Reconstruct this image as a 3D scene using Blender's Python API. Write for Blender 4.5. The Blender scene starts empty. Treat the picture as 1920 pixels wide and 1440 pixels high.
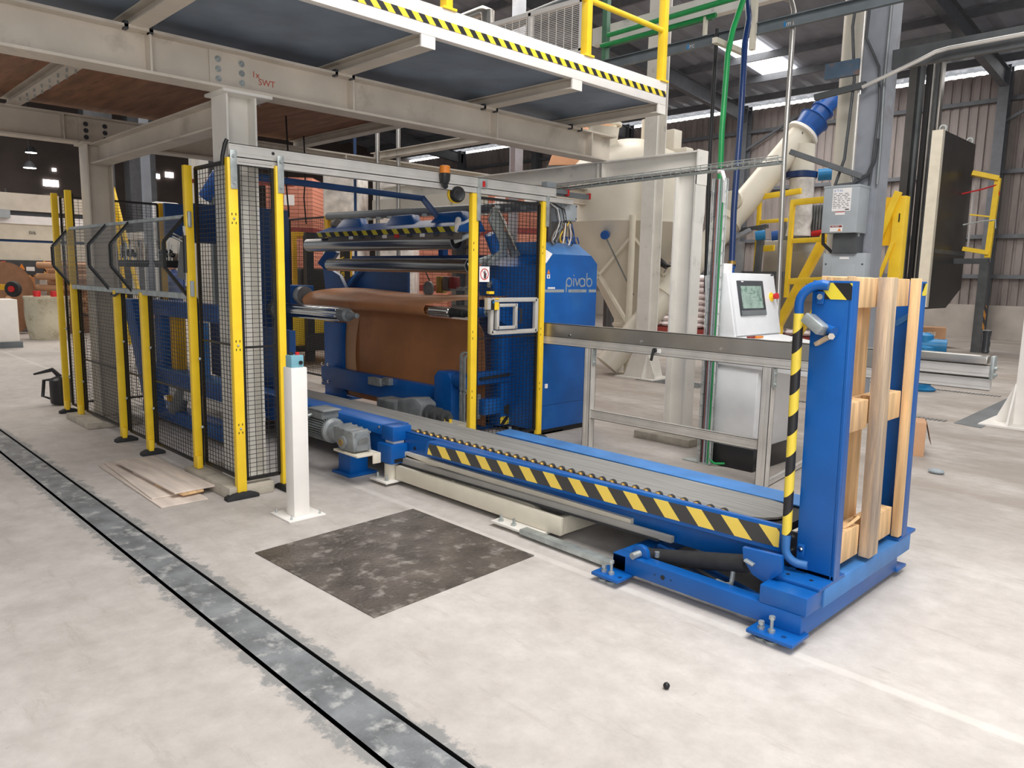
import bpy, bmesh, math, random
from mathutils import Vector, Matrix
random.seed(7)
C = bpy.context.scene.collection
SC = bpy.context.scene

# ------------------------------------------------------------------ camera
cam_d = bpy.data.cameras.new('camera'); cam = bpy.data.objects.new('camera', cam_d); C.objects.link(cam)
cam_d.sensor_width = 36.0; cam_d.lens = 36.0 * 1414.718 / 1920.0
cam_d.clip_start = 0.05; cam_d.clip_end = 300
YAW, PIT, ROL = math.radians(45.44639), math.radians(8.19626), math.radians(1.14511)
_f0 = Vector((-math.sin(YAW), math.cos(YAW), 0)); _r0 = Vector((math.cos(YAW), math.sin(YAW), 0)); _u0 = Vector((0, 0, 1))
_f = _f0 * math.cos(PIT) - _u0 * math.sin(PIT); _u = _u0 * math.cos(PIT) + _f0 * math.sin(PIT)
_r2 = _r0 * math.cos(ROL) + _u * math.sin(ROL); _u2 = _u * math.cos(ROL) - _r0 * math.sin(ROL)
cam.matrix_world = Matrix(((_r2.x, _u2.x, -_f.x, 0), (_r2.y, _u2.y, -_f.y, 0), (_r2.z, _u2.z, -_f.z, 1.65), (0, 0, 0, 1)))
SC.camera = cam

# ------------------------------------------------------------------ world, light, exposure
w = bpy.data.worlds.new('hall_daylight'); SC.world = w; w.use_nodes = True
bg = w.node_tree.nodes['Background']; bg.inputs[0].default_value = (0.92, 0.96, 1.0, 1); bg.inputs[1].default_value = 0.42
SC.view_settings.view_transform = 'Standard'; SC.view_settings.look = 'None'
SC.view_settings.exposure = 0.0; SC.view_settings.gamma = 1.0; SC.view_settings.use_curve_mapping = False

def area(name, loc, sx, sy, power, col=(1, 0.97, 0.93), target=None):
    l = bpy.data.lights.new(name, 'AREA'); l.shape = 'RECTANGLE'; l.size = sx; l.size_y = sy; l.energy = power; l.color = col
    o = bpy.data.objects.new(name, l); C.objects.link(o); o.location = loc
    if target is not None:
        o.rotation_euler = (Vector(target) - Vector(loc)).to_track_quat('-Z', 'Y').to_euler()
    return o
# area lamps added in place of roof daylight and an unseen opening behind camera
area('overhead_fill', (-0.3, 3.0, 6.6), 4, 5, 640, (1, 0.985, 0.97))  # added lamp, hung lower so brightness falls off across the front floor
area('overhead_fill', (-3.5, 14.0, 7.8), 6, 8, 560, (1, 0.98, 0.95))
area('overhead_fill', (-13, 12.0, 8.2), 7, 7, 900, (1, 0.93, 0.85))
area('overhead_fill', (-12.0, -1.0, 7.8), 5, 5, 260, (1, 0.94, 0.87))
area('overhead_fill', (-24.0, 6.0, 7.8), 8, 6, 800, (1, 0.93, 0.86))
area('overhead_fill', (-11.0, 22.5, 7.8), 6, 4, 500, (1, 0.98, 0.96))
area('rear_fill', (3.5, -2.0, 3.4), 5, 4, 260, (1, 0.98, 0.97), (-4.5, 4.0, 1.2))  # added fill from behind the camera, its source unseen

# ------------------------------------------------------------------ materials
def s2l(c):
    return tuple(((v / 255) / 12.92 if v / 255 <= 0.04045 else ((v / 255 + 0.055) / 1.055) ** 2.4) for v in c)
MATS = {}
def mat(name, rgb, rough=0.5, metal=0.0, var=0.08, scale=6.0, bump=0.0, bscale=60.0, stretch=None, spec=0.5, dirt=None, dirt_scale=3.0, dirt_lo=0.55, dirt_hi=0.7):
    m = bpy.data.materials.new(name); m.use_nodes = True
    nt = m.node_tree; b = nt.nodes['Principled BSDF']
    c = s2l(rgb)
    tc = nt.nodes.new('ShaderNodeTexCoord'); mp = nt.nodes.new('ShaderNodeMapping'); nt.links.new(tc.outputs['Object'], mp.inputs[0])
    if stretch: mp.inputs['Scale'].default_value = stretch
    nz = nt.nodes.new('ShaderNodeTexNoise'); nz.inputs['Scale'].default_value = scale; nz.inputs['Detail'].default_value = 6
    nt.links.new(mp.outputs[0], nz.inputs['Vector'])
    rp = nt.nodes.new('ShaderNodeValToRGB')
    lo = [max(0, v * (1 - var * 2)) for v in c]; hi = [min(1, v * (1 + var * 2)) for v in c]
    rp.color_ramp.elements[0].position = 0.3; rp.color_ramp.elements[0].color = (*lo, 1)
    rp.color_ramp.elements[1].position = 0.7; rp.color_ramp.elements[1].color = (*hi, 1)
    nt.links.new(nz.outputs['Fac'], rp.inputs[0])
    out = rp.outputs[0]
    if dirt:
        n2 = nt.nodes.new('ShaderNodeTexNoise'); n2.inputs['Scale'].default_value = dirt_scale; n2.inputs['Detail'].default_value = 8; n2.inputs['Roughness'].default_value = 0.65
        nt.links.new(mp.outputs[0], n2.inputs['Vector'])
        r2 = nt.nodes.new('ShaderNodeValToRGB'); r2.color_ramp.elements[0].position = dirt_lo; r2.color_ramp.elements[1].position = dirt_hi
        nt.links.new(n2.outputs['Fac'], r2.inputs[0])
        mx = nt.nodes.new('ShaderNodeMixRGB'); nt.links.new(r2.outputs[0], mx.inputs[0]); nt.links.new(out, mx.inputs[1]); mx.inputs[2].default_value = (*s2l(dirt), 1)
        out = mx.outputs[0]
    nt.links.new(out, b.inputs['Base Color'])
    b.inputs['Roughness'].default_value = rough; b.inputs['Metallic'].default_value = metal
    b.inputs['Specular IOR Level'].default_value = spec
    if bump:
        n3 = nt.nodes.new('ShaderNodeTexNoise'); n3.inputs['Scale'].default_value = bscale; n3.inputs['Detail'].default_value = 4
        nt.links.new(mp.outputs[0], n3.inputs['Vector'])
        bp = nt.nodes.new('ShaderNodeBump'); bp.inputs['Strength'].default_value = bump; bp.inputs['Distance'].default_value = 0.02
        nt.links.new(n3.outputs['Fac'], bp.inputs['Height']); nt.links.new(bp.outputs[0], b.inputs['Normal'])
    MATS[name] = m; return m
def emit(name, rgb, strength):
    m = bpy.data.materials.new(name); m.use_nodes = True; b = m.node_tree.nodes['Principled BSDF']
    b.inputs['Base Color'].default_value = (*s2l(rgb), 1); b.inputs['Emission Color'].default_value = (*s2l(rgb), 1); b.inputs['Emission Strength'].default_value = strength
    MATS[name] = m; return m

M = MATS
mat('beige_steel', (206, 196, 182), 0.45, 0, 0.05, 3, dirt=(150, 138, 122), dirt_scale=2.2, dirt_lo=0.58, dirt_hi=0.85)
mat('white_steel', (226, 222, 214), 0.45, 0, 0.04, 3, dirt=(170, 165, 158), dirt_scale=5, dirt_lo=0.6, dirt_hi=0.8)
mat('white_paint', (238, 234, 228), 0.4, 0, 0.02)
mat('cream_paint', (216, 208, 190), 0.4, 0, 0.03)
mat('tank_cream', (214, 207, 192), 0.4, 0, 0.03, 2)
mat('yellow', (252, 208, 46), 0.4, 0, 0.04)
mat('yellow_dark', (226, 172, 24), 0.45, 0, 0.06)
mat('blue', (4, 86, 162), 0.38, 0, 0.06, 4, dirt=(40, 104, 164), dirt_scale=1.8, dirt_lo=0.56, dirt_hi=0.8)
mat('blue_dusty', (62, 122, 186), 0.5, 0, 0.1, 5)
mat('navy', (14, 60, 112), 0.4, 0, 0.08)
mat('motor_blue', (22, 78, 150), 0.35, 0, 0.1, 8)
mat('cyan_blue', (24, 118, 172), 0.4, 0, 0.1)
mat('black', (22, 22, 24), 0.5, 0, 0.1)
mat('black_wire', (26, 24, 24), 0.45, 0, 0.05)
mat('rubber', (38, 38, 40), 0.7, 0, 0.15, 20)
mat('dark_grey', (62, 64, 68), 0.5, 0, 0.1)
mat('motor_grey', (128, 132, 134), 0.42, 0.1, 0.12, 9, bump=0.1)
mat('belt_grey', (134, 133, 130), 0.55, 0, 0.12, 4, stretch=(0.6, 14, 14))
mat('aluminium', (206, 202, 196), 0.4, 0.35, 0.06, 4)
mat('blue_grey', (84, 104, 124), 0.5, 0, 0.1, 5, dirt=(140, 110, 90), dirt_scale=8, dirt_lo=.55, dirt_hi=.7)
mat('alu_dark', (120, 112, 106), 0.45, 0.6, 0.05)
mat('stainless', (176, 172, 166), 0.32, 0.85, 0.1, 2)
mat('chrome', (225, 222, 216), 0.1, 1.0, 0.03)
mat('roller_steel', (172, 172, 170), 0.2, 0.95, 0.1, 2.5, stretch=(0.5, 3, 3))
mat('zinc', (178, 184, 182), 0.4, 0.6, 0.12, 14)
mat('galv_panel', (122, 126, 128), 0.45, 0.3, 0.1, 2)
mat('column_grey', (146, 150, 158), 0.5, 0, 0.07, 3, dirt=(120, 112, 110), dirt_scale=2.4, dirt_lo=0.55, dirt_hi=0.8)
mat('dark_steel', (84, 86, 88), 0.5, 0.2, 0.12, 4)
mat('channel_grey', (104, 112, 116), 0.5, 0.1, 0.1, 3)
mat('box_grey', (168, 174, 178), 0.45, 0, 0.03)
mat('console_grey', (226, 227, 228), 0.4, 0, 0.02)
mat('deck_steel', (122, 136, 152), 0.5, 0.25, 0.12, 2.5)
mat('plywood', (146, 104, 78), 0.65, 0, 0.15, 2, stretch=(1, 6, 6), dirt=(110, 78, 60), dirt_scale=3)
mat('board_wood', (208, 194, 182), 0.75, 0, 0.1, 2, stretch=(1, 8, 8), bump=0.15)
mat('pallet_wood', (222, 184, 136), 0.72, 0, 0.14, 2.5, stretch=(9, 9, 0.8), bump=0.2, bscale=20, dirt=(176, 140, 110), dirt_scale=1.4, dirt_lo=0.55, dirt_hi=0.75)
mat('pallet_wood_grey', (204, 178, 146), 0.75, 0, 0.18, 3, stretch=(9, 9, 0.7), bump=0.2, bscale=20, dirt=(150, 136, 126), dirt_scale=1.2, dirt_lo=0.45, dirt_hi=0.65)
mat('kraft', (192, 130, 84), 0.5, 0, 0.1, 1.6, dirt=(170, 110, 72), dirt_scale=1.5)
mat('reel_brown', (132, 96, 70), .7, 0, .06, 6)
mat('rail_grey', (152, 149, 144), .5, .1, .08, 3)
mat('screen', (150, 172, 160), .3, 0, .12, 9, dirt=(96, 126, 114), dirt_scale=14, dirt_lo=.5, dirt_hi=.62)
mat('kraft_dark', (112, 76, 52), 0.6, 0, 0.12, 2)
mat('cardboard', (196, 152, 116), 0.75, 0, 0.07, 2)
mat('tan_panel', (214, 160, 124), 0.7, 0, 0.05, 1.5)
mat('brick_red', (214, 128, 100), 0.65, 0, 0.12, 3)
mat('red', (200, 34, 34), 0.4, 0, 0.05)
mat('dark_red', (128, 46, 40), 0.5, 0, 0.1)
mat('orange', (226, 132, 40), 0.45, 0, 0.05)
mat('green_pipe', (26, 148, 76), 0.35, 0, 0.06)
mat('green_steel', (72, 120, 92), 0.45, 0, 0.08)
mat('blue_pipe', (16, 46, 96), 0.35, 0, 0.06)
mat('pale_blue', (120, 172, 186), 0.45, 0, 0.03)
mat('concrete_plinth', (172, 164, 150), 0.85, 0, 0.12, 8, bump=0.2)
mat('white_wrap', (214, 210, 206), 0.3, 0, 0.16, 5, bump=0.6, bscale=12)
mat('white_bag', (216, 206, 206), 0.5, 0, 0.12, 4, bump=0.3, bscale=14)
mat('drum_white', (206, 200, 178), 0.55, 0, 0.08, 2, dirt=(150, 136, 108), dirt_scale=4, dirt_lo=0.48, dirt_hi=0.7)
mat('skin', (214, 162, 138), 0.5, 0, 0.05)
mat('hair', (70, 54, 44), 0.7, 0, 0.2, 30)
mat('denim', (72, 92, 142), 0.8, 0, 0.12, 8)
mat('paper_white', (240, 236, 234), 0.7, 0, 0.02)
mat('ink', (60, 58, 58), 0.7, 0, 0.02)
mat('ink_red', (190, 90, 70), 0.7, 0, 0.02)
mat('ink_blue', (40, 110, 180), 0.6, 0, 0.02)
mat('logo_grey', (148, 156, 160), 0.5, 0, 0.02)
mat('sticker_yellow', (246, 204, 40), 0.5, 0, 0.02)
mat('brass', (186, 150, 80), 0.35, 0.7, 0.1)
mat('hoist_black', (56, 55, 54), 0.4, 0.2, 0.12, 2)
mat('plastic_black', (34, 34, 36), 0.35, 0, 0.05)
emit('lamp_white', (255, 252, 246), 9.0)
emit('screen_glow', (172, 196, 184), 0.35)
emit('daylight_panel', (255, 253, 250), 6.0)

def stripe_mat(name, direction, period, col_a=(246, 212, 60), col_b=(34, 33, 34), duty=0.5, rough=0.45):
    m = bpy.data.materials.new(name); m.use_nodes = True; nt = m.node_tree; b = nt.nodes['Principled BSDF']
    tc = nt.nodes.new('ShaderNodeTexCoord'); vm = nt.nodes.new('ShaderNodeVectorMath'); vm.operation = 'DOT_PRODUCT'
    nt.links.new(tc.outputs['Object'], vm.inputs[0]); vm.inputs[1].default_value = tuple(v / period for v in direction)
    fr = nt.nodes.new('ShaderNodeMath'); fr.operation = 'FRACT'; nt.links.new(vm.outputs['Value'], fr.inputs[0])
    gt = nt.nodes.new('ShaderNodeMath'); gt.operation = 'GREATER_THAN'; gt.inputs[1].default_value = duty; nt.links.new(fr.outputs[0], gt.inputs[0])
    mx = nt.nodes.new('ShaderNodeMixRGB'); mx.inputs[1].default_value = (*s2l(col_a), 1); mx.inputs[2].default_value = (*s2l(col_b), 1)
    nt.links.new(gt.outputs[0], mx.inputs[0]); nt.links.new(mx.outputs[0], b.inputs['Base Color']); b.inputs['Roughness'].default_value = rough
    MATS[name] = m; return m

# ------------------------------------------------------------------ mesh builder
def V(*a): return Vector(a[0]) if len(a) == 1 else Vector(a)
_WL = {}
class MB:
    def __init__(s): s.v = []; s.f = []
    def add(s, vs, fs):
        n = len(s.v); s.v += [Vector(p) for p in vs]; s.f += [tuple(i + n for i in f) for f in fs]; return s
    def hexa(s, p):      # 4 bottom then 4 top
        return s.add(p, [(3, 2, 1, 0), (4, 5, 6, 7), (0, 1, 5, 4), (1, 2, 6, 5), (2, 3, 7, 6), (3, 0, 4, 7)])
    def box(s, x0, x1, y0, y1, z0, z1):
        return s.hexa([(x0, y0, z0), (x1, y0, z0), (x1, y1, z0), (x0, y1, z0), (x0, y0, z1), (x1, y0, z1), (x1, y1, z1), (x0, y1, z1)])
    def bar(s, p, q, wd, h=None, up=(0, 0, 1)):
        p, q = V(p), V(q); h = wd if h is None else h; d = (q - p).normalized(); u = V(up)
        if abs(d.dot(u)) > 0.98: u = Vector((1, 0, 0)) if abs(d.x) < 0.9 else Vector((0, 1, 0))
        a = d.cross(u).normalized() * wd / 2; b = a.normalized().cross(d).normalized() * h / 2
        return s.hexa([p - a - b, p + a - b, p + a + b, p - a + b, q - a - b, q + a - b, q + a + b, q - a + b])
    def prism(s, pts, depth):
        pts = [V(p) for p in pts]; d = V(depth); n = len(pts)
        return s.add(pts + [p + d for p in pts], [tuple(range(n))[::-1], tuple(range(n, 2 * n))] + [(i, (i + 1) % n, n + (i + 1) % n, n + i) for i in range(n)])
    def frame_ring(s, c, d, r, n, up=None):
        d = V(d).normalized(); u = V(up) if up is not None else (Vector((0, 0, 1)) if abs(d.z) < 0.9 else Vector((1, 0, 0)))
        a = d.cross(u).normalized(); b = a.cross(d)
        return [V(c) + a * r * math.cos(2 * math.pi * i / n) + b * r * math.sin(2 * math.pi * i / n) for i in range(n)]
    def cyl(s, p, q, r0, r1=None, n=20, caps=True):
        p, q = V(p), V(q); r1 = r0 if r1 is None else r1; d = q - p
        fs = [(i, (i + 1) % n, n + (i + 1) % n, n + i) for i in range(n)]
        if caps: fs += [tuple(range(n))[::-1], tuple(range(n, 2 * n))]
        return s.add(s.frame_ring(p, d, r0, n) + s.frame_ring(q, d, r1, n), fs)
    def ring(s, p, q, ro, ri, n=24):
        p, q = V(p), V(q); d = q - p
        vs = s.frame_ring(p, d, ro, n) + s.frame_ring(q, d, ro, n) + s.frame_ring(q, d, ri, n) + s.frame_ring(p, d, ri, n)
        fs = []
        for k in range(4):
            a, b = k * n, ((k + 1) % 4) * n
            fs += [(a + i, a + (i + 1) % n, b + (i + 1) % n, b + i) for i in range(n)]
        return s.add(vs, fs)
    def tube(s, pts, r, n=10, rs=None):
        pts = [V(p) for p in pts]; up = None; vs = []; fs = []
        prev = None
        for i, p in enumerate(pts):
            t = (pts[min(i + 1, len(pts) - 1)] - pts[max(i - 1, 0)]).normalized()
            if prev is None:
                u = Vector((0, 0, 1)) if abs(t.z) < 0.9 else Vector((1, 0, 0)); a = t.cross(u).normalized()
            else:
                a = (prev - t * prev.dot(t)).normalized()
            prev = a; b = t.cross(a)
            rr = rs[i] if rs else r
            k = 1.0
            if 0 < i < len(pts) - 1:
                c = (pts[i] - pts[i - 1]).normalized().dot((pts[i + 1] - pts[i]).normalized()); k = 1 / max(0.5, math.sqrt((1 + c) / 2))
            vs += [p + (a * math.cos(2 * math.pi * j / n) + b * math.sin(2 * math.pi * j / n)) * rr * (k if k < 1.3 else 1.15) for j in range(n)]
        for i in range(len(pts) - 1):
            fs += [(i * n + j, i * n + (j + 1) % n, (i + 1) * n + (j + 1) % n, (i + 1) * n + j) for j in range(n)]
        m = (len(pts) - 1) * n
        fs += [tuple(range(n))[::-1], tuple(range(m, m + n))]
        return s.add(vs, fs)
    def lathe(s, prof, c, n=32, axis=(0, 0, 1)):
        c = V(c); ax = V(axis).normalized(); vs = []; fs = []
        for r, z in prof: vs += s.frame_ring(c + ax * z, ax, max(r, 1e-4), n)
        for k in range(len(prof) - 1):
            fs += [(k * n + i, k * n + (i + 1) % n, (k + 1) * n + (i + 1) % n, (k + 1) * n + i) for i in range(n)]
        fs += [tuple(range(n))[::-1], tuple(range((len(prof) - 1) * n, len(prof) * n))]
        return s.add(vs, fs)
    def ibeam(s, p, q, wd, h, tw=0.012, tf=0.018, up=(0, 0, 1)):
        p, q = V(p), V(q); d = (q - p).normalized(); u = V(up); a = d.cross(u).normalized(); b = a.cross(d).normalized()
        w2, h2, t2 = wd / 2, h / 2, tw / 2
        pr = [(-w2, -h2), (w2, -h2), (w2, -h2 + tf), (t2, -h2 + tf), (t2, h2 - tf), (w2, h2 - tf), (w2, h2), (-w2, h2), (-w2, h2 - tf), (-t2, h2 - tf), (-t2, -h2 + tf), (-w2, -h2 + tf)]
        return s.prism([p + a * x + b * y for x, y in pr], q - p)
    def channel(s, p, q, wd, h, t=0.012, up=(0, 0, 1), flip=1):
        p, q = V(p), V(q); d = (q - p).normalized(); u = V(up); a = d.cross(u).normalized() * flip; b = u
        b = a.cross(d).normalized() * flip
        pr = [(0, -h / 2), (wd, -h / 2), (wd, -h / 2 + t), (t, -h / 2 + t), (t, h / 2 - t), (wd, h / 2 - t), (wd, h / 2), (0, h / 2)]
        return s.prism([p + a * x + b * y for x, y in pr], q - p)
    def sphere(s, c, r, n=16, m=10, sc=(1, 1, 1)):
        c = V(c); vs = []; fs = []
        for i in range(m + 1):
            th = math.pi * i / m
            for j in range(n):
                ph = 2 * math.pi * j / n
                vs.append(c + Vector((r * sc[0] * math.sin(th) * math.cos(ph), r * sc[1] * math.sin(th) * math.sin(ph), r * sc[2] * math.cos(th))))
        for i in range(m):
            fs += [(i * n + j, i * n + (j + 1) % n, (i + 1) * n + (j + 1) % n, (i + 1) * n + j) for j in range(n)]
        return s.add(vs, fs)
    def bolt(s, c, d, r=0.014, h=0.012):
        c, d = V(c), V(d).normalized()
        s.cyl(c, c + d * 0.004, r * 1.7, n=12); return s.cyl(c + d * 0.004, c + d * (0.004 + h), r, n=6)
    def wires(s, o, ux, uy, nx, ny, lx, ly, t=0.0035):
        """wire mesh: nx wires along uy, ny wires along ux, over lx by ly from corner o"""
        o, ux, uy = V(o), V(ux).normalized(), V(uy).normalized(); nrm = ux.cross(uy).normalized()
        for i in range(nx):
            p = o + ux * (lx * (i + 0.5) / nx); s.bar(p, p + uy * ly, t, t, up=nrm)
        for j in range(ny):
            p = o + uy * (ly * (j + 0.5) / ny) + nrm * t; s.bar(p, p + ux * lx, t, t, up=nrm)
        return s
    def build(s, name, m, parent=None, label=None, cat=None, group=None, kind=None, bevel=0.0, smooth=35):
        me = bpy.data.meshes.new(name)
        if parent is not None: sh = _WL[parent]
        else:
            lo = Vector((min(v.x for v in s.v), min(v.y for v in s.v), min(v.z for v in s.v))); hi = Vector((max(v.x for v in s.v), max(v.y for v in s.v), 0))
            sh = Vector(((lo.x + hi.x) / 2, (lo.y + hi.y) / 2, lo.z))
            if kind == 'structure': sh = Vector((0, 0, 0))
        me.from_pydata([v - sh for v in s.v], [], s.f)
        bm = bmesh.new(); bm.from_mesh(me)
        bmesh.ops.remove_doubles(bm, verts=bm.verts, dist=1e-5)
        bmesh.ops.recalc_face_normals(bm, faces=bm.faces)
        if bevel:
            es = [e for e in bm.edges if len(e.link_faces) == 2 and e.calc_face_angle(0) > 0.9]
            try: bmesh.ops.bevel(bm, geom=es, offset=bevel, segments=2, affect='EDGES', profile=0.5, clamp_overlap=True)
            except Exception: pass
        if smooth:
            for f in bm.faces: f.smooth = True
            for e in bm.edges:
                if len(e.link_faces) != 2 or e.calc_face_angle(0) > math.radians(smooth): e.smooth = False
        bm.to_mesh(me); bm.free()
        me.materials.append(M[m] if isinstance(m, str) else m)
        o = bpy.data.objects.new(name, me); C.objects.link(o)
        if parent is not None: o.parent = parent; _WL[o] = sh
        else: o.location = sh; _WL[o] = sh
        if label: o['label'] = label
        if cat: o['category'] = cat
        if group: o['group'] = group
        if kind: o['kind'] = kind
        return o
def thing(name, label, cat, loc, group=None):
    o = bpy.data.objects.new(name, None); C.objects.link(o); o.location = loc; o.empty_display_size = 0.1
    o['label'] = label; o['category'] = cat
    if group: o['group'] = group
    _WL[o] = Vector(loc); return o
def dup(root, loc, label=None, group=None, rot=None):
    r = root.copy(); C.objects.link(r); r.location = loc; _WL[r] = Vector(loc)
    if rot is not None: r.rotation_euler = rot
    if label: r['label'] = label
    if group: r['group'] = group
    def rec(src, dst):
        for ch in [c for c in C.objects if c.parent == src]:
            c = ch.copy(); C.objects.link(c); c.parent = dst; rec(ch, c)
    rec(root, r); return r
def text(name, body, size, origin, ux, uy, m, parent, extrude=0.001, label=None):
    cu = bpy.data.curves.new(name, 'FONT'); cu.body = body; cu.size = size; cu.extrude = extrude
    t = bpy.data.objects.new('tmp', cu); C.objects.link(t)
    dg = bpy.context.evaluated_depsgraph_get(); me = bpy.data.meshes.new_from_object(t.evaluated_get(dg))
    C.objects.unlink(t); bpy.data.objects.remove(t)
    ux, uy = V(ux).normalized(), V(uy).normalized(); nz = ux.cross(uy); o0 = V(origin) - _WL[parent]
    for v in me.vertices:
        c = v.co.copy(); v.co = o0 + ux * c.x + uy * c.y + nz * c.z
    me.name = name; me.materials.clear(); me.materials.append(M[m])
    o = bpy.data.objects.new(name, me); C.objects.link(o); o.parent = parent; _WL[o] = _WL[parent]
    if label: o['label'] = label
    return o
# ================================================================== SETTING
def floor_mat():
    m = bpy.data.materials.new('floor_concrete'); m.use_nodes = True; nt = m.node_tree; b = nt.nodes['Principled BSDF']; L = nt.links.new
    tc = nt.nodes.new('ShaderNodeTexCoord')
    def noise(scale, det, rough=0.6, st=None):
        n = nt.nodes.new('ShaderNodeTexNoise'); n.inputs['Scale'].default_value = scale; n.inputs['Detail'].default_value = det; n.inputs['Roughness'].default_value = rough
        if st:
            mp = nt.nodes.new('ShaderNodeMapping'); mp.inputs['Scale'].default_value = st[:3]
            if len(st) > 3: mp.inputs['Rotation'].default_value = (0, 0, st[3])
            L(tc.outputs['Object'], mp.inputs[0]); L(mp.outputs[0], n.inputs['Vector'])
        else: L(tc.outputs['Object'], n.inputs['Vector'])
        return n
    def ramp(src, p0, p1, c0, c1):
        r = nt.nodes.new('ShaderNodeValToRGB'); r.color_ramp.elements[0].position = p0; r.color_ramp.elements[1].position = p1
        r.color_ramp.elements[0].color = (*c0, 1); r.color_ramp.elements[1].color = (*c1, 1); L(src, r.inputs[0]); return r.outputs[0]
    def mix(fac, a, c, mode='MIX'):
        x = nt.nodes.new('ShaderNodeMixRGB'); x.blend_type = mode
        if isinstance(fac, float): x.inputs[0].default_value = fac
        else: L(fac, x.inputs[0])
        L(a, x.inputs[1])
        if isinstance(c, tuple): x.inputs[2].default_value = (*c, 1)
        else: L(c, x.inputs[2])
        return x.outputs[0]
    def math_(op, a, bb=None):
        x = nt.nodes.new('ShaderNodeMath'); x.operation = op
        for i, q in enumerate((a, bb)):
            if q is None: continue
            if isinstance(q, (int, float)): x.inputs[i].default_value = q
            else: L(q, x.inputs[i])
        return x.outputs[0]
    base = ramp(noise(0.8, 5).outputs['Fac'], 0.3, 0.7, s2l((186, 179, 173)), s2l((205, 199, 194)))
    mott = ramp(noise(6, 8, 0.7).outputs['Fac'], 0.35, 0.7, (0.82, 0.81, 0.8), (1.06, 1.06, 1.06)); col = mix(1.0, base, mott, 'MULTIPLY')
    # trowel sweeps and scuffs
    sw = ramp(noise(3.0, 8, 0.75, (0.7, 3.2, 1, 0.5)).outputs['Fac'], 0.56, 0.66, (0, 0, 0), (1, 1, 1)); col = mix(math_('MULTIPLY', sw, 0.32), col, s2l((150, 140, 130)))
    dp = ramp(noise(0.42, 3, 0.5).outputs['Fac'], 0.54, 0.66, (0, 0, 0), (1, 1, 1)); col = mix(math_('MULTIPLY', dp, 0.3), col, s2l((152, 144, 136)))
    sc = ramp(noise(42, 3, 0.6, (1, 0.35, 1, 0.9)).outputs['Fac'], 0.68, 0.74, (0, 0, 0), (1, 1, 1)); col = mix(math_('MULTIPLY', sc, 0.22), col, s2l((120, 110, 102)))
    # grey spill along the cut rails
    sx = nt.nodes.new('ShaderNodeSeparateXYZ'); L(tc.outputs['Object'], sx.inputs[0])
    d = math_('ABSOLUTE', math_('SUBTRACT', sx.outputs['Y'], 1.462))
    n = noise(9, 8, 0.75)
    e = math_('SUBTRACT', d, math_('MULTIPLY', math_('SUBTRACT', n.outputs['Fac'], 0.42), 0.32))
    sp = ramp(e, 0.105, 0.135, (1, 1, 1), (0, 0, 0)); col = mix(math_('MULTIPLY', sp, 0.8), col, s2l((124, 126, 126)))
    # power-floated strip beside the conveyor
    e2 = math_('ABSOLUTE', math_('SUBTRACT', sx.outputs['Y'], 3.145)); st = ramp(e2, 0.02, 0.035, (1, 1, 1), (0, 0, 0)); col = mix(math_('MULTIPLY', st, 0.35), col, s2l((225, 220, 212)))
    # patchy, browner slab colour deeper in the hall
    far = nt.nodes.new('ShaderNodeMath'); far.operation = 'MULTIPLY_ADD'; L(sx.outputs['Y'], far.inputs[0]); far.inputs[1].default_value = 0.5; far.inputs[2].default_value = -2.3; far.use_clamp = True
    fn = ramp(noise(1.1, 8, 0.7, (0.6, 1.6, 1, 0.2)).outputs['Fac'], 0.3, 0.58, (0, 0, 0), (1, 1, 1))
    col = mix(math_('MULTIPLY', math_('MULTIPLY', far.outputs[0], fn), 0.75), col, s2l((142, 130, 119)))
    L(col, b.inputs['Base Color']); b.inputs['Roughness'].default_value = 0.62; b.inputs['Specular IOR Level'].default_value = 0.4
    bp = nt.nodes.new('ShaderNodeBump'); bp.inputs['Strength'].default_value = 0.12; bp.inputs['Distance'].default_value = 0.01
    L(noise(30, 6, 0.7).outputs['Fac'], bp.inputs['Height']); L(bp.outputs[0], b.inputs['Normal'])
    return m
M['floor'] = floor_mat()
mat('strip_dark', (116, 119, 121), 0.6, 0, 0.22, 5, dirt=(172, 172, 170), dirt_scale=9, dirt_lo=0.52, dirt_hi=0.66, bump=0.2)
mat('slot_black', (14, 14, 16), 0.7)
mat('roof_sheet', (142, 146, 156), 0.6, 0.1, 0.06, 2)
mat('purlin', (100, 103, 108), 0.6, 0, 0.06)
mat('cladding', (150, 140, 136), 0.65, 0, 0.1, 0.8, stretch=(2, 2, 0.5), dirt=(112, 104, 100), dirt_scale=1.0, dirt_lo=0.5, dirt_hi=0.75)
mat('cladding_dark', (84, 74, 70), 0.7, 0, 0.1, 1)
mat('dado', (176, 168, 160), 0.8, 0, 0.08, 1.5)
mat('tread_plate', (92, 84, 78), 0.42, 0.25, 0.25, 4, dirt=(168, 162, 154), dirt_scale=9, dirt_lo=0.53, dirt_hi=0.72, bump=0.35, bscale=45)

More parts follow.
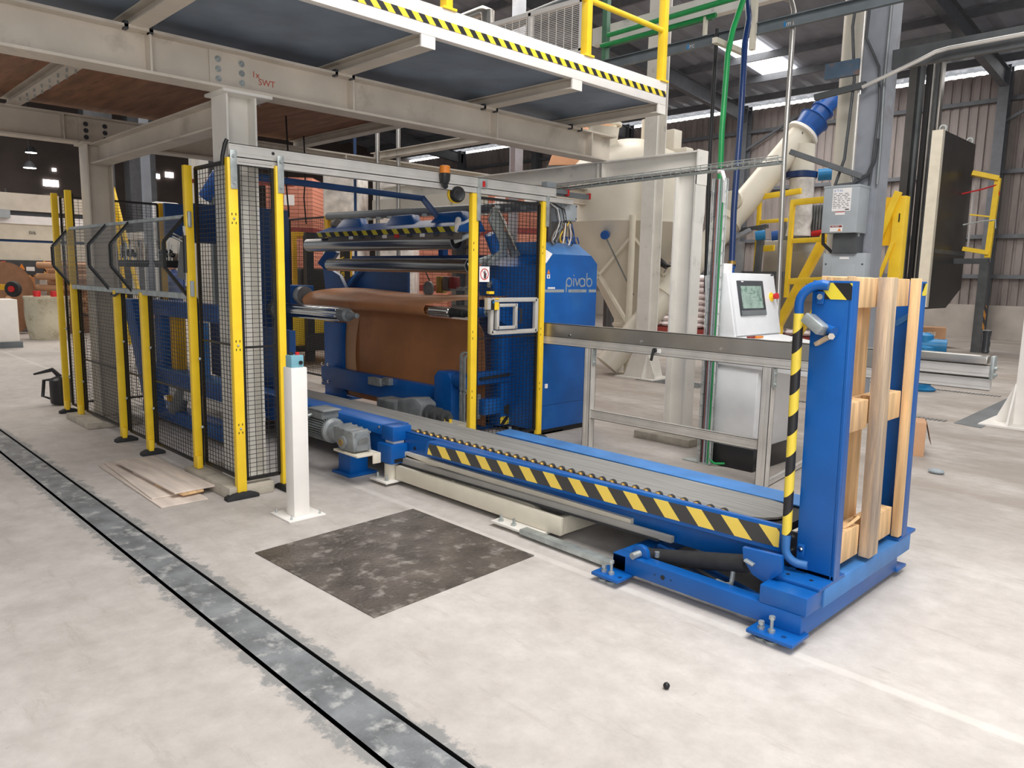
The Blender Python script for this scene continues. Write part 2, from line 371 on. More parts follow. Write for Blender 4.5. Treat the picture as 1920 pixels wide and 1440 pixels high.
X0, X1 = -44.0, 6.0
def slab(y0, y1): return [(X0, y0), (X1, y0), (X1, y1), (X0, y1)]
f = MB()
for y0, y1 in ((-5, 1.352), (1.572, 30)):
    f.add([(X0, y0, 0), (X1, y0, 0), (X1, y1, 0), (X0, y1, 0)], [(0, 1, 2, 3)])
f.build('floor', 'floor', kind='structure')
f = MB(); f.box(X0, X1, 1.372, 1.552, -0.06, 0.0); f.build('trim_1', 'strip_dark', kind='structure')
f = MB()
for y0 in (1.352, 1.552): f.add([(X0, y0, 0), (X1, y0, 0), (X1, y0, -0.06), (X0, y0, -0.06), (X0, y0 + .02, -0.06), (X1, y0 + .02, -0.06), (X0, y0 + .02, 0), (X1, y0 + .02, 0)], [(0, 1, 2, 3), (3, 2, 5, 4), (4, 5, 7, 6)])
f.build('trim_2', 'slot_black', kind='structure')

# back wall: trapezoid cladding on a concrete dado, girts and stanchions
def cladding(xa, xb, y, z0, z1, pitch=0.26, dep=0.045):
    b = MB(); n = int((xb - xa) / pitch); vs = []; fs = []
    for i in range(n):
        x = xa + i * pitch
        for fx, dy in ((0, 0), (0.62, 0), (0.7, dep), (0.92, dep)): vs.append((x + fx * pitch, y + dy))
    vs.append((xb, y)); k = len(vs)
    b.add([(x, yy, z0) for x, yy in vs] + [(x, yy, z1) for x, yy in vs], [(i, i + 1, k + i + 1, k + i) for i in range(k - 1)])
    return b
cladding(-36, 4, 26.8, 1.03, 7.92).build('wall_back', 'cladding', kind='structure', smooth=0)
b = MB(); b.box(-36, 4, 26.7, 26.95, 0, 1.03); b.build('wall_dado', 'dado', kind='structure')
b = MB()
for z in (1.9, 3.1, 5.0, 7.1): b.box(-36, 4, 26.62, 26.78, z - 0.06, z + 0.06)
for x in (-31, -25.6, -20.2, -14.8, -9.4 + 2.9, -1.0): b.ibeam((x, 26.5, 0), (x, 26.5, 8.0), 0.28, 0.35, up=(0, 1, 0))
for x in (-14.8, -6.5): b.bar((x, 26.5, 6.4), (x + 2.6, 26.66, 7.8), 0.08)
b.build('wall_framing', 'purlin', kind='structure')
b = cladding(-36, 4, 26.86, 7.92, 8.04, 0.26, 0.06); b.build('window_1', 'daylight_panel', kind='structure', smooth=0)
# gable at the far left
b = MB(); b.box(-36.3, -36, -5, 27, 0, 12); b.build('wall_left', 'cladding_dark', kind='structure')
k = 2
for y0, y1, z0, z1 in ((8.4, 8.95, 4.88, 5.14), (8.75, 8.9, 5.5, 5.62), (8.42, 8.8, 4.36, 4.48), (12.3, 13.0, 5.62, 5.82), (12.2, 12.75, 4.86, 5.08), (12.2, 12.75, 5.14, 5.28), (13.25, 13.6, 5.72, 5.95)):
    b = MB(); b.box(-35.99, -35.95, y0, y1, z0, z1); b.build('window_%d' % k, 'daylight_panel', kind='structure'); k += 1
# roof: sheeted slope with purlins, rafters and a roof light
RZ = lambda y: 8.1 + 0.1 * (26.8 - y)
b = MB(); n = 124; ys = [26.9 - i * 0.26 for i in range(n)]
xs = [-36 + i * 0.3 for i in range(134)]
b = MB(); vs = []; fs = []
for i, x in enumerate(xs):
    dz = 0.05 if i % 2 else 0.0
    for y in (26.9, -5.0): vs.append((x, y, RZ(y) + dz))
for i in range(len(xs) - 1): fs.append((2 * i, 2 * i + 1, 2 * i + 3, 2 * i + 2))
b.add(vs, fs); b.build('ceiling', 'roof_sheet', kind='structure', smooth=0)
b = MB(); y = 25.8
while y > -4: b.box(-36, 4, y - 0.04, y + 0.04, RZ(y) - 0.24, RZ(y) - 0.03); y -= 1.75
for x in (-31, -25.6, -20.2, -14.8, -6.5, -1.0): b.ibeam((x, 26.6, RZ(26.6) - 0.5), (x, -4, RZ(-4) - 0.5), 0.2, 0.5)
b.build('ceiling_framing', 'purlin', kind='structure')
for i, (xa, ya, dx, dy) in enumerate(((-12.95, 24.15, 1.15, 3.0), (-19.2, 18.2, 1.1, 1.6), (-1.2, 23.0, 1.0, 2.5))):
    b = MB(); b.add([(xa, ya, RZ(ya) - 0.02), (xa + dx, ya, RZ(ya) - 0.02), (xa + dx, ya - dy, RZ(ya - dy) - 0.02), (xa, ya - dy, RZ(ya - dy) - 0.02)], [(0, 1, 2, 3)])
    b.build('window_%d' % k, 'daylight_panel', kind='structure'); k += 1
# internal portal stanchion seen behind the cabinet, another by the racking
for (x, y, lab) in ((-12.5, 12.3, 'grey roof stanchion rising behind the winder'),):
    b = MB(); b.ibeam((x, y, 0), (x, y, 8.6), 0.3, 0.45, up=(-.7, .7, 0)); b.bar((x + .1, y - .2, 3.6), (x + .5, y - .6, 4.5), 0.1)
    b.build('stanchion', 'column_grey', label=lab, cat='column')

# ================================================================== MEZZANINE
BZ0, BZ1 = 2.893, 3.168
def main_beam(name, x, y0, y1, lab, stiff, extra=True):
    r = thing(name, lab, 'beam', (x, (y0 + y1) / 2, BZ0))
    MB().ibeam((x, y0, (BZ0 + BZ1) / 2), (x, y1, (BZ0 + BZ1) / 2), 0.2, BZ1 - BZ0, 0.014, 0.018).build('beam_section', 'beige_steel', r, bevel=0)
    for y in stiff: MB().box(x, x + 0.094, y - 0.007, y + 0.007, BZ0 + 0.018, BZ1 - 0.018).build('stiffener', 'beige_steel', r)
    return r
bm1 = main_beam('mezzanine_beam', -5.4, -4.0, 6.74, 'beige steel beam with bolted splice plate carrying the platform edge', (0.3, 1.9, 3.42, 4.97, 6.34))
sp = MB().box(-5.392, -5.38, 2.31, 2.6, 2.915, 3.15).build('splice_plate', 'beige_steel', bm1)
for y in (2.37, 2.54):
    for z in (2.965, 3.03, 3.095): MB().bolt((-5.38, y, z), (1, 0, 0), 0.013, 0.012).build('bolt', 'zinc', sp)
text('chalk_mark', '1x', 0.06, (-5.3915, 2.62, 3.025), (0, 1, 0), (0, 0, 1), 'ink_red', bm1)
text('chalk_mark', 'SWT', 0.062, (-5.3915, 2.67, 2.98), (0, 1, 0), (0, 0, 1), 'ink_red', bm1)
bm2 = main_beam('mezzanine_beam', -8.82, -4.0, 12.0, 'beige steel beam running above the rear of the fenced cell', (0.6, 2.25, 3.9, 5.5))
sp = MB().box(-8.812, -8.80, 2.4, 2.71, 2.915, 3.15).build('splice_plate', 'beige_steel', bm2)
for y in (2.47, 2.65):
    for z in (2.965, 3.03, 3.095): MB().bolt((-8.80, y, z), (1, 0, 0), 0.014, 0.012).build('bolt', 'dark_grey', sp)
def column(x0, x1, y0, y1, z0, z1, lab, m='white_steel', name='mezzanine_column', cap=True):
    r = thing(name, lab, 'column', ((x0 + x1) / 2, (y0 + y1) / 2, z0)); xm, ym = (x0 + x1) / 2, (y0 + y1) / 2
    MB().ibeam((xm, ym, z0), (xm, ym, z1), x1 - x0, y1 - y0, 0.012, 0.014, up=(0, 1, 0)).build('shaft', m, r)
    MB().box(x0 - .015, x1 + .015, y0 - .008, y1 + .015, z0, z0 + 0.015).build('base_plate', m, r)
    if cap: MB().box(x0 - 0.02, x1 + 0.05, y0 - 0.04, y1 + 0.1, z1 - 0.02, z1).build('cap_plate', m, r)
    return r
c1 = column(-5.595, -5.35, 2.405, 2.63, 0.09, BZ0, 'white steel column rising inside the fence corner behind yellow posts')
c2 = column(-8.88, -8.63, 2.415, 2.655, 0.065, BZ0, 'beige steel column at the far left end of the fence', 'beige_steel')
MB().box(-6.0, -5.17, 2.255, 2.6, 0, 0.09).build('column_plinth', 'concrete_plinth', None, 'low concrete plinth under the column at the fence corner', 'plinth', bevel=0.008)
MB().box(-9.2, -8.42, 2.22, 2.75, 0, 0.065).build('column_plinth', 'concrete_plinth', None, 'low concrete plinth under the far left column', 'plinth', bevel=0.008)
t = MB().ibeam((-8.63, 2.53, 2.78), (-5.6, 2.53, 2.78), 0.16, 0.2, 0.012, 0.014).build('tie_beam', 'beige_steel', None, 'beige tie beam linking the two columns above the left fence', 'beam')
# cross beam under the end of the main beam and the column at its free end
xb = thing('cross_beam', 'white steel cross beam carrying the end of the platform beam, open end to the right', 'beam', (-6.5, 6.55, 2.7))
MB().ibeam((-9.6, 6.67, 2.8), (-4.17, 6.67, 2.8), 0.17, 0.185, 0.012, 0.014).build('beam_section', 'white_steel', xb)
MB().box(-4.18, -4.165, 6.58, 6.76, 2.57, 2.9).build('end_plate', 'white_steel', xb)
for x in (-5.37, -5.43): MB().box(x - .006, x + .006, 6.59, 6.665, 2.725, 2.875).build('stiffener', 'white_steel', xb)
c4 = thing('portal_column', 'white steel column with tapered haunch standing behind the aluminium barrier', 'column', (-4.3, 6.67, 0.08))
MB().ibeam((-4.3, 6.67, 0.08), (-4.3, 6.67, 2.71), 0.17, 0.24, 0.012, 0.016, up=(1, 0, 0)).build('shaft', 'white_steel', c4)
MB().prism([(-4.17, 6.58, 2.3), (-4.17, 6.58, 2.71), (-4.18, 6.58, 2.71), (-4.18, 6.58, 2.2)], (0, 0.18, 0)).build('haunch', 'white_steel', c4)
MB().box(-4.45, -4.12, 6.55, 6.8, 0.075, 0.095).build('base_plate', 'white_steel', c4)
MB().box(-4.62, -3.95, 6.35, 6.95, 0, 0.075).build('column_plinth', 'concrete_plinth', None, 'low dusty concrete plinth under the portal column', 'plinth', bevel=0.008)
# joists
JY = (-1.4, 0.32, 1.83, 3.34, 4.88, 6.08)
JL = ('just out of the top left corner', 'above the far left of the frame', 'over the left part of the main beam', 'first from the left with a white end cap', 'middle of those with white end caps', 'at the free end of the platform')
for y, l in list(zip(JY, JL))[1:]:
    j = thing('platform_joist', 'beige joist crossing the main beam, ' + l, 'joist', (-6.5, y, BZ1), 'joists under the raised platform')
    MB().ibeam((-8.95, y, BZ1 + 0.045), (-4.28, y, BZ1 + 0.045), 0.12, 0.09, 0.01, 0.01).build('beam_section', 'beige_steel', j)
    MB().box(-4.28, -4.265, y - 0.06, y + 0.06, BZ1 - 0.005, BZ1 + 0.075).build('end_cap', 'white_steel', j)
    bb = MB()
    for i in range(12 if y < 4.8 else 0):
        for s in (-.03, .03): bb.cyl((-8.3 + i * .25, y + s, BZ1 - .03), (-8.3 + i * .25, y + s, BZ1 + 0.005), 0.008, n=6)
    if bb.v: bb.build('bolt_row', 'zinc', j)['kind'] = 'stuff'
    for s in (-.075, .075): MB().box(-5.35, -5.3, y + s - .012, y + s + .012, BZ1 - .03, BZ1 + 0.02).build('clip', 'dark_grey', j)
MB().box(-5.72, -4.28, -4, 6.12, BZ1 + 0.092, BZ1 + 0.1).build('platform_deck', 'deck_steel', None, 'blue grey steel deck seen from below along the platform edge', 'deck')
MB().box(-8.95, -5.73, -4, 4.95, BZ1 + 0.092, BZ1 + 0.115).build('plywood_deck', 'plywood', None, 'reddish brown plywood deck seen from below between the beams', 'deck')
e = thing('platform_edge_beam', 'white platform edge beam with yellow and black striped tape', 'beam', (-4.28, 2, 3.2))
MB().channel((-4.265, -4, 3.348), (-4.265, 6.14, 3.348), 0.06, 0.205, 0.012, flip=-1).build('edge_channel', 'white_paint', e, bevel=0.003)
stripe_mat('tape_platform', (0, 1, 0.9), 0.112)
MB().box(-4.264, -4.261, -4, 6.13, 3.318, 3.368).build('warning_tape', 'tape_platform', e)
rl = thing('platform_railing', 'yellow tubular guard rail standing on the platform edge', 'railing', (-4.28, 5, 3.45))
for y in (3.52, 5.01, 6.09):
    p = MB().box(-4.33, -4.26, y - 0.03, y + 0.03, 3.45, 4.7).build('post', 'yellow', rl, bevel=0.004)
    MB().box(-4.36, -4.25, y - 0.06, y + 0.06, 3.45, 3.465).build('foot_plate', 'yellow', p)
for z in (3.9, 4.55): MB().cyl((-4.29, -3, z), (-4.29, 6.09, z), 0.024, n=12).build('rail', 'yellow', rl)
# ================================================================== FENCE
def post(b, x, y, z0, z1, sx, sy): return b.box(x - sx / 2, x + sx / 2, y - sy / 2, y + sy / 2, z0, z1)
def foot(parent, x, y, along, l=0.2, z=0.0):
    w2 = 0.035
    pr = [(-l / 2, 0), (l / 2, 0), (l / 2, 0.025), (l * .3, 0.045), (0, 0.055), (-l * .3, 0.045), (-l / 2, 0.025)]
    if along == 'x': return MB().prism([(x + a, y - w2, z + h) for a, h in pr], (0, 2 * w2, 0)).build('foot', 'rubber', parent, bevel=0.004)
    return MB().prism([(x - w2, y + a, z + h) for a, h in pr], (2 * w2, 0, 0)).build('foot', 'rubber', parent, bevel=0.004)
def mesh_panel(parent, p0, p1, z0, z1, pv=0.05, ph=0.033, fr=0.022, t=0.0035):
    """framed wire mesh between two floor points"""
    p0, p1 = V(*p0, 0), V(*p1, 0); d = p1 - p0; l = d.length; u = d.normalized(); up = Vector((0, 0, 1))
    b = MB(); o = p0 + up * z0; h = z1 - z0
    nrm = u.cross(up)
    for a, c in ((o, o + u * l), (o + up * h, o + u * l + up * h)): b.bar(a, c, fr, fr, up=(0, 0, 1))
    for a in (o, o + u * l): b.bar(a, a + up * h, fr, fr, up=nrm)
    if h > 1.2: b.bar(o + up * h * .43, o + u * l + up * h * .43, 0.01, 0.012)
    b.wires(o, u, up, max(2, int(l / pv)), max(2, int(h / ph)), l, h, t)
    return b.build('mesh_panel', 'black_wire', parent, smooth=0)
fy = 2.36
fs = thing('side_fence', 'yellow post and black mesh fence along the left side of the cell', 'fence', (-7.4, fy, 0))
for x, z0, z1 in ((-9.58, .04, 2.44), (-9.05, 0.065, 2.44), (-7.66, .04, 1.44), (-6.96, .04, 1.44), (-5.9, 0.092, 2.42)):
    p = post(MB(), x, fy - .03, z0, z1, 0.046, 0.06).build('post', 'yellow', fs, bevel=0.004)
    if z0 < .06: foot(fs, x + .02, fy - .02, 'y')
    MB().box(x + .02, x + .06, fy - .06, fy - .02, z0, z0 + .1).build('post_shoe', 'yellow', fs, bevel=0.004)
    for z in (0.32, 0.86): 
        if z < z1: MB().sphere((x + .045, fy - .005, z + .1), 0.013, 8, 6).build('bolt', 'zinc', fs)
for a, c, z0, z1 in ((-9.54, -9.09, .1, 2.4), (-9.0, -7.7, .1, 1.42), (-7.62, -7.0, .1, 1.42), (-6.92, -5.94, .1, 1.42), (-5.86, -5.2, .13, 2.4)):
    mesh_panel(fs, (a, fy + .02), (c, fy + .02), z0, z1)
ff = thing('front_fence', 'narrow front fence panel with twin yellow posts beside the white control post', 'fence', (-5.18, 2.5, 0))
p = post(MB(), -5.175, 2.345, 0.05, 2.41, 0.05, 0.07).build('post', 'yellow', ff, bevel=0.004); foot(ff, -5.165, 2.345, 'y', 0.24)
for zc in (2.0, 1.12, .52): 
    for dy in (-.014, .014):
        for dz in (-.03, .03): MB().box(-5.1505, -5.1485, 2.345 + dy - .003, 2.345 + dy + .003, zc + dz - .008, zc + dz + .008).build('keyhole', 'black', p)
    MB().sphere((-5.148, 2.345, zc), 0.009, 8, 6).build('bolt', 'zinc', p)
post(MB(), -5.175, 2.69, 0.05, 2.39, 0.05, 0.055).build('post', 'yellow', ff, bevel=0.004); foot(ff, -5.165, 2.69, 'x', 0.22)
mesh_panel(ff, (-5.19, 2.4), (-5.19, 2.655), 0.13, 2.38)
for y in (2.352, 2.7): MB().box(-5.151, -5.143, y - .024, y + .024, 2.2, 2.46).build('strap_bracket', 'zinc', ff, bevel=0.002)
for y in (2.352, 2.7):
    for z in (2.24, 2.42): MB().bolt((-5.143, y, z), (1, 0, 0), 0.008, 0.006).build('bolt', 'zinc', ff)
MB().tube([(-5.21, 2.3, 2.36), (-5.2, 2.3, 2.42), (-5.19, 2.315, 2.5), (-5.19, 2.33, 2.53)], 0.014, 8).build('cable_end', 'black', ff)
rf = thing('front_fence', 'front fence panel with hatch and no entry sign beside the blue cabinet', 'fence', (-5.2, 5.05, 0))
for y, lab in ((4.595, None), (5.5, None)):
    p = post(MB(), -5.2, y, 0.04 if y > 5 else 0.04, 2.37, 0.05, 0.075 if y < 5 else 0.06).build('post', 'yellow', rf, bevel=0.004)
    MB().box(-5.19, -5.16, y + .01, y + .05, 2.13, 2.42).build('strap_bracket', 'zinc', rf, bevel=0.002)
    for zc in (1.9, 1.1, .55):
        for dz in (-.03, .03): MB().box(-5.175, -5.1735, y - .02, y - .014, zc + dz - .01, zc + dz + .01).build('keyhole', 'black', p)
    foot(rf, -5.19, y, 'x', 0.22)
mesh_panel(rf, (-5.21, 4.65), (-5.21, 5.455), 0.1, 2.34)
# aluminium hatch frame
def alu(b, p, q, w=0.04, h=0.04, up=(1, 0, 0)): return b.bar(p, q, w, h, up=up)
hx = -5.165
b = MB()
for y in (4.79, 5.39): alu(b, (hx, y, 1.105), (hx, y, 1.43))
for z in (1.115, 1.42): alu(b, (hx, 4.79, z), (hx, 5.39, z))
hf = b.build('hatch_frame', 'aluminium', rf, bevel=0.003)
b = MB()
for y in (4.85, 5.09): alu(b, (hx + .02, y, 1.145), (hx + .02, y, 1.385), 0.03)
for z in (1.16, 1.37): alu(b, (hx + .02, 4.85, z), (hx + .02, 5.09, z), 0.03)
hd = b.build('hatch_door', 'aluminium', rf, bevel=0.003)
MB().tube([(hx + .03, 5.11, 1.2), (hx + .07, 5.12, 1.21), (hx + .07, 5.12, 1.33), (hx + .03, 5.11, 1.34)], 0.01, 8).build('handle', 'plastic_black', hd)
sw = MB().box(hx + .02, hx + .06, 4.73, 4.78, 1.33, 1.42).build('door_switch', 'plastic_black', rf, bevel=0.003)
MB().box(hx + .02, hx + .064, 4.69, 4.73, 1.335, 1.44).build('switch_body', 'aluminium', sw)
MB().cyl((hx + .06, 4.765, 1.4), (hx + .064, 4.765, 1.4), 0.011).build('blue_button', 'cyan_blue', sw)
MB().box(hx + .042, hx + .046, 4.795, 4.85, 1.33, 1.4).build('yellow_tag', 'sticker_yellow', rf)
MB().box(hx + .022, hx + .026, 4.82, 4.87, 1.425, 1.437).build('yellow_tag', 'sticker_yellow', rf)
MB().box(hx - .01, hx + .03, 4.74, 4.8, 1.475, 1.5).build('yellow_tag', 'sticker_yellow', rf)
sg = MB().box(-5.19, -5.186, 4.66, 4.785, 1.585, 1.725).build('no_entry_sign', 'paper_white', rf)
MB().ring((-5.186, 4.722, 1.655), (-5.1845, 4.722, 1.655), 0.052, 0.044).build('red_ring', 'red', sg)
MB().bar((-5.1855, 4.69, 1.69), (-5.1855, 4.756, 1.622), 0.002, 0.007, up=(1, 0, 0)).build('red_bar', 'red', sg)
b = MB(); b.box(-5.186, -5.185, 4.715, 4.74, 1.615, 1.66)
for i, h in enumerate((.68, .69, .688, .675)): b.box(-5.186, -5.185, 4.714 + i * .007, 4.719 + i * .007, 1.655, 1.0 + h)
b.box(-5.186, -5.185, 4.742, 4.748, 1.64, 1.665); b.build('hand_symbol', 'ink', sg)
# header rail across the top of the front
hr = thing('header_rail', 'silver aluminium header rail joining the tops of the front posts', 'rail', (-5.19, 4, 2.37))
def extrusion(b, p, q, w, h, up=(0, 0, 1)):
    """slotted aluminium profile: a core with raised lips"""
    p, q = V(p), V(q); d = (q - p).normalized(); u = V(up); a = d.cross(u).normalized(); u = a.cross(d).normalized()
    b.bar(p, q, w * .9, h * .9, up=u); n = max(1, round(h / w))
    for s in (-1, 1):
        for i in range(n):
            c = (i - (n - 1) / 2) * h / n
            for k in (-1, 1): b.bar(p + u * (c + k * h / n * .32) + a * s * w * .475, q + u * (c + k * h / n * .32) + a * s * w * .475, w * .05, h / n * .36, up=u)
        for i in (-1, 1): b.bar(p + u * s * h * .475 + a * i * w * .32, q + u * s * h * .475 + a * i * w * .32, w * .36, h * .05, up=u)
    return b
extrusion(MB(), (-5.2, 2.335, 2.465), (-5.2, 5.66, 2.465), 0.045, 0.09).build('upper_profile', 'aluminium', hr)
extrusion(MB(), (-5.2, 2.335, 2.395), (-5.2, 5.92, 2.395), 0.045, 0.05).build('lower_profile', 'aluminium', hr)
MB().cyl((-5.178, 2.66, 2.475), (-5.174, 2.66, 2.475), 0.011).build('hole_plug', 'black', hr)
MB().box(-5.18, -5.16, 4.62, 4.72, 2.42, 2.5).build('sensor_clamp', 'zinc', hr); MB().box(-5.165, -5.155, 4.66, 4.69, 2.43, 2.48).build('red_reflector', 'red', hr)
bc = thing('beacon', 'small amber beacon lamp on the header rail', 'beacon', (-5.15, 4.215, 2.41))
MB().lathe([(.045, 0.09), (.045, 0.15), (.03, .155)], (-5.15, 4.215, 2.41), 16).build('lens', 'orange', bc)
MB().lathe([(.03, 0), (.045, .03), (.05, .085), (.046, .09)], (-5.15, 4.215, 2.41), 16).build('base', 'plastic_black', bc)
MB().cyl((-5.15, 4.215, 2.408), (-5.12, 4.2, 2.385), .03, .022).build('cable_gland', 'plastic_black', bc)
sn = thing('siren', 'round black siren with yellow rim hanging below the header rail', 'siren', (-5.16, 4.4, 2.2))
ax = V(1, -.25, -.1).normalized(); c0 = V(-5.22, 4.39, 2.345)
MB().cyl(c0, c0 + ax * .03, 0.078, n=28).build('rim', 'sticker_yellow', sn)
MB().lathe([(.068, .03), (.07, .06), (.058, .085), (.05, .09), (.01, .075)], c0, 28, ax).build('horn', 'plastic_black', sn)
# hinged wire guard bulging from the side fence
g = thing('hinged_guard', 'bulging wire mesh guard flap above the low panels of the side fence', 'guard', (-7.5, 2.27, 1.43))
prof = [(2.325, 2.045), (2.16, 1.85), (2.16, 1.66), (2.325, 1.44)]
xa, xb_ = -9.07, -5.96
for x in (xa, -7.83, -7.2, xb_):
    b = MB()
    for (ya, za), (yb, zb) in zip(prof, prof[1:]): b.bar((x, ya, za), (x, yb, zb), 0.028 if x != xb_ else .022, 0.022, up=(1, 0, 0))
    b.build('rib', 'black', g)
b = MB(); b.bar((xa, 2.325, 2.045), (xb_, 2.325, 2.045), 0.022, 0.025); b.bar((xa, 2.325, 1.44), (xb_, 2.325, 1.44), 0.03, 0.045); b.build('hinge_rail', 'zinc', g)
for k, ((ya, za), (yb, zb)) in enumerate(zip(prof, prof[1:])):
    a, c = V(xa, ya, za), V(xa, yb, zb); ln = (c - a).length
    MB().wires(a, (1, 0, 0), c - a, int(3.1 / .03), max(3, int(ln / .05)), xb_ - xa, ln, 0.0024).build('mesh_panel', 'galv_panel', g, smooth=0)
pl_ = MB()
for (ya, za), (yb, zb) in zip(prof, prof[1:]): pass
MB().prism([(xb_ + .005, y, z) for y, z in prof], (0.003, 0, 0)).build('end_mesh', 'dark_grey', g) if False else None
for z, m in ((2.02, 'zinc'), (1.5, 'box_grey')): MB().box(-5.93, -5.85, 2.31, 2.335, z - .06, z + .06).build('hinge_block', m, g, bevel=0.006)
gs = MB().cyl((-5.91, 2.3, 1.62), (-5.905, 2.3, 1.9), 0.02, n=14).build('gas_spring', 'plastic_black', g)
MB().cyl((-5.915, 2.3, 1.52), (-5.91, 2.3, 1.62), 0.009, n=10).build('spring_rod', 'chrome', gs)
MB().cyl((-5.905, 2.3, 1.9), (-5.905, 2.3, 1.97), 0.014, n=10).build('spring_end', 'chrome', gs)
MB().tube([(-7.75, 2.33, 1.42), (-7.72, 2.3, 1.39), (-7.62, 2.3, 1.39), (-7.59, 2.33, 1.42)], 0.01, 8).build('handle', 'dark_grey', g)
# end and rear fences inside the cell
ef = thing('end_fence', 'far end fence of black mesh with ochre post behind the wire guard', 'fence', (-9.6, 3, 0))
for y in (2.45, 3.45): post(MB(), -9.6, y + .02, 0.0, 2.42, 0.06, 0.06).build('post', 'yellow_dark', ef)
mesh_panel(ef, (-9.62, 2.5), (-9.62, 3.43), 0.1, 2.41)
rr = thing('rear_fence', 'rear fence of black mesh with ochre post in front of the forklift', 'fence', (-10.6, 5.75, 0))
post(MB(), -9.62, 5.75, 0.0, 2.43, 0.09, 0.06).build('post', 'yellow_dark', rr)
mesh_panel(rr, (-10.75, 5.77), (-9.68, 5.77), 0.12, 2.42)
post(MB(), -10.8, 5.75, 0.0, 2.42, 0.05, 0.05).build('post', 'black', rr)

# ================================================================== FLOOR ITEMS NEAR THE FENCE
bo = thing('control_post', 'white square control post on a bolted base plate beside the yellow fence corner', 'post', (-4.55, 2.46, 0))
MB().box(-4.605, -4.495, 2.4, 2.515, 0.012, 1.02).build('pillar', 'white_paint', bo, bevel=0.005)
bp_ = MB().box(-4.7, -4.43, 2.33, 2.6, 0, 0.012).build('base_plate', 'white_paint', bo, bevel=0.003)
for x, y in ((-4.67, 2.36), (-4.46, 2.36), (-4.67, 2.57), (-4.46, 2.57)): MB().cyl((x, y, 0.012), (x, y, 0.04), 0.009, 0.003, 8).build('anchor_bolt', 'zinc', bp_)
cb = MB().box(-4.59, -4.51, 2.41, 2.5, 1.02, 1.1).build('button_box', 'pale_blue', bo, bevel=0.005)
MB().cyl((-4.51, 2.475, 1.052), (-4.5, 2.475, 1.052), 0.013, n=14).build('cable_gland', 'plastic_black', cb)
MB().cyl((-4.55, 2.475, 1.1), (-4.55, 2.475, 1.118), 0.014, n=14).build('red_button', 'red', cb)
MB().cyl((-4.56, 2.435, 1.1), (-4.56, 2.435, 1.118), 0.013, n=14).build('black_switch', 'plastic_black', cb)
ap = MB().prism([(-4.075, 1.918, 0.0), (-2.9, 1.955, 0.0), (-2.955, 3.123, 0.0), (-4.145, 3.125, 0.0)], (0, 0, 0.006))
MB.build(ap, 'access_plate', 'tread_plate', None, 'scuffed dark steel floor plate lying flush in front of the conveyor', 'plate')
MB().cyl((-3.42, 2.53, 0.006), (-3.42, 2.53, 0.0075), 0.016, n=14).build('lifting_hole', 'black', None) if False else None
# loose boards
def board(c, l, wd, t, z, rot, m, lab, tilt=0.0):
    co, si = math.cos(rot), math.sin(rot); u, v = V(co, si, tilt), V(-si, co, 0); o = V(c[0], c[1], z)
    MB().hexa([o - u * l / 2 - v * wd / 2, o + u * l / 2 - v * wd / 2, o + u * l / 2 + v * wd / 2, o - u * l / 2 + v * wd / 2] + [p + V(0, 0, t) for p in (o - u * l / 2 - v * wd / 2, o + u * l / 2 - v * wd / 2, o + u * l / 2 + v * wd / 2, o - u * l / 2 + v * wd / 2)]).build('loose_board', m, None, lab, 'board', 'boards piled by the fence', bevel=0.006)
board((-6.03, 2.0), 1.48, 0.33, 0.012, 0.0, -0.02, 'board_wood', 'lowest wide board of the pile on the floor by the fence')
board((-6.15, 1.985), 1.3, 0.24, 0.012, 0.0125, -0.05, 'board_wood', 'second board from the floor, a thin sheet sticking out to the left of the pile')
board((-5.62, 2.07), 0.42, 0.16, 0.02, 0.025, 0.12, 'pallet_wood', 'short thick reddish offcut in the middle of the board pile')
board((-5.98, 2.07), 0.6, 0.2, 0.02, 0.025, 0.05, 'board_wood', 'plain board hidden under the top sheet of the pile')
board((-6.03, 2.1), 1.22, 0.3, 0.014, 0.046, 0.02, 'board_wood', 'topmost board of the pile on the floor by the fence')
jc = thing('oil_can', 'black oil can with handle and spout by the far left fence foot', 'can', (-10.2, 2.4, 0))
MB().lathe([(.11, 0), (.115, .02), (.115, .28), (.1, .3), (.03, .33)], (-10.2, 2.42, 0.02), 20).build('body', 'plastic_black', jc)
MB().tube([(-10.28, 2.34, .3), (-10.33, 2.28, .29), (-10.34, 2.26, .1), (-10.28, 2.33, .07)], 0.016, 8).build('handle', 'plastic_black', jc)
MB().tube([(-10.2, 2.42, .34), (-10.26, 2.36, .42), (-10.42, 2.2, .36)], 0.02, 8, [.03, .022, .012]).build('spout', 'plastic_black', jc)
MB().lathe([(.03, 0), (.03, .04), (.02, .045)], (-9.75, 2.1, 0), 12)
# ================================================================== CONVEYOR
cv = thing('belt_conveyor', 'long low blue conveyor with grey belt and a striped side guard', 'conveyor', (-4, 3.8, 0.16))
b = MB(); n = 12
prof = [(-8.6, 0.4)]
pts = []
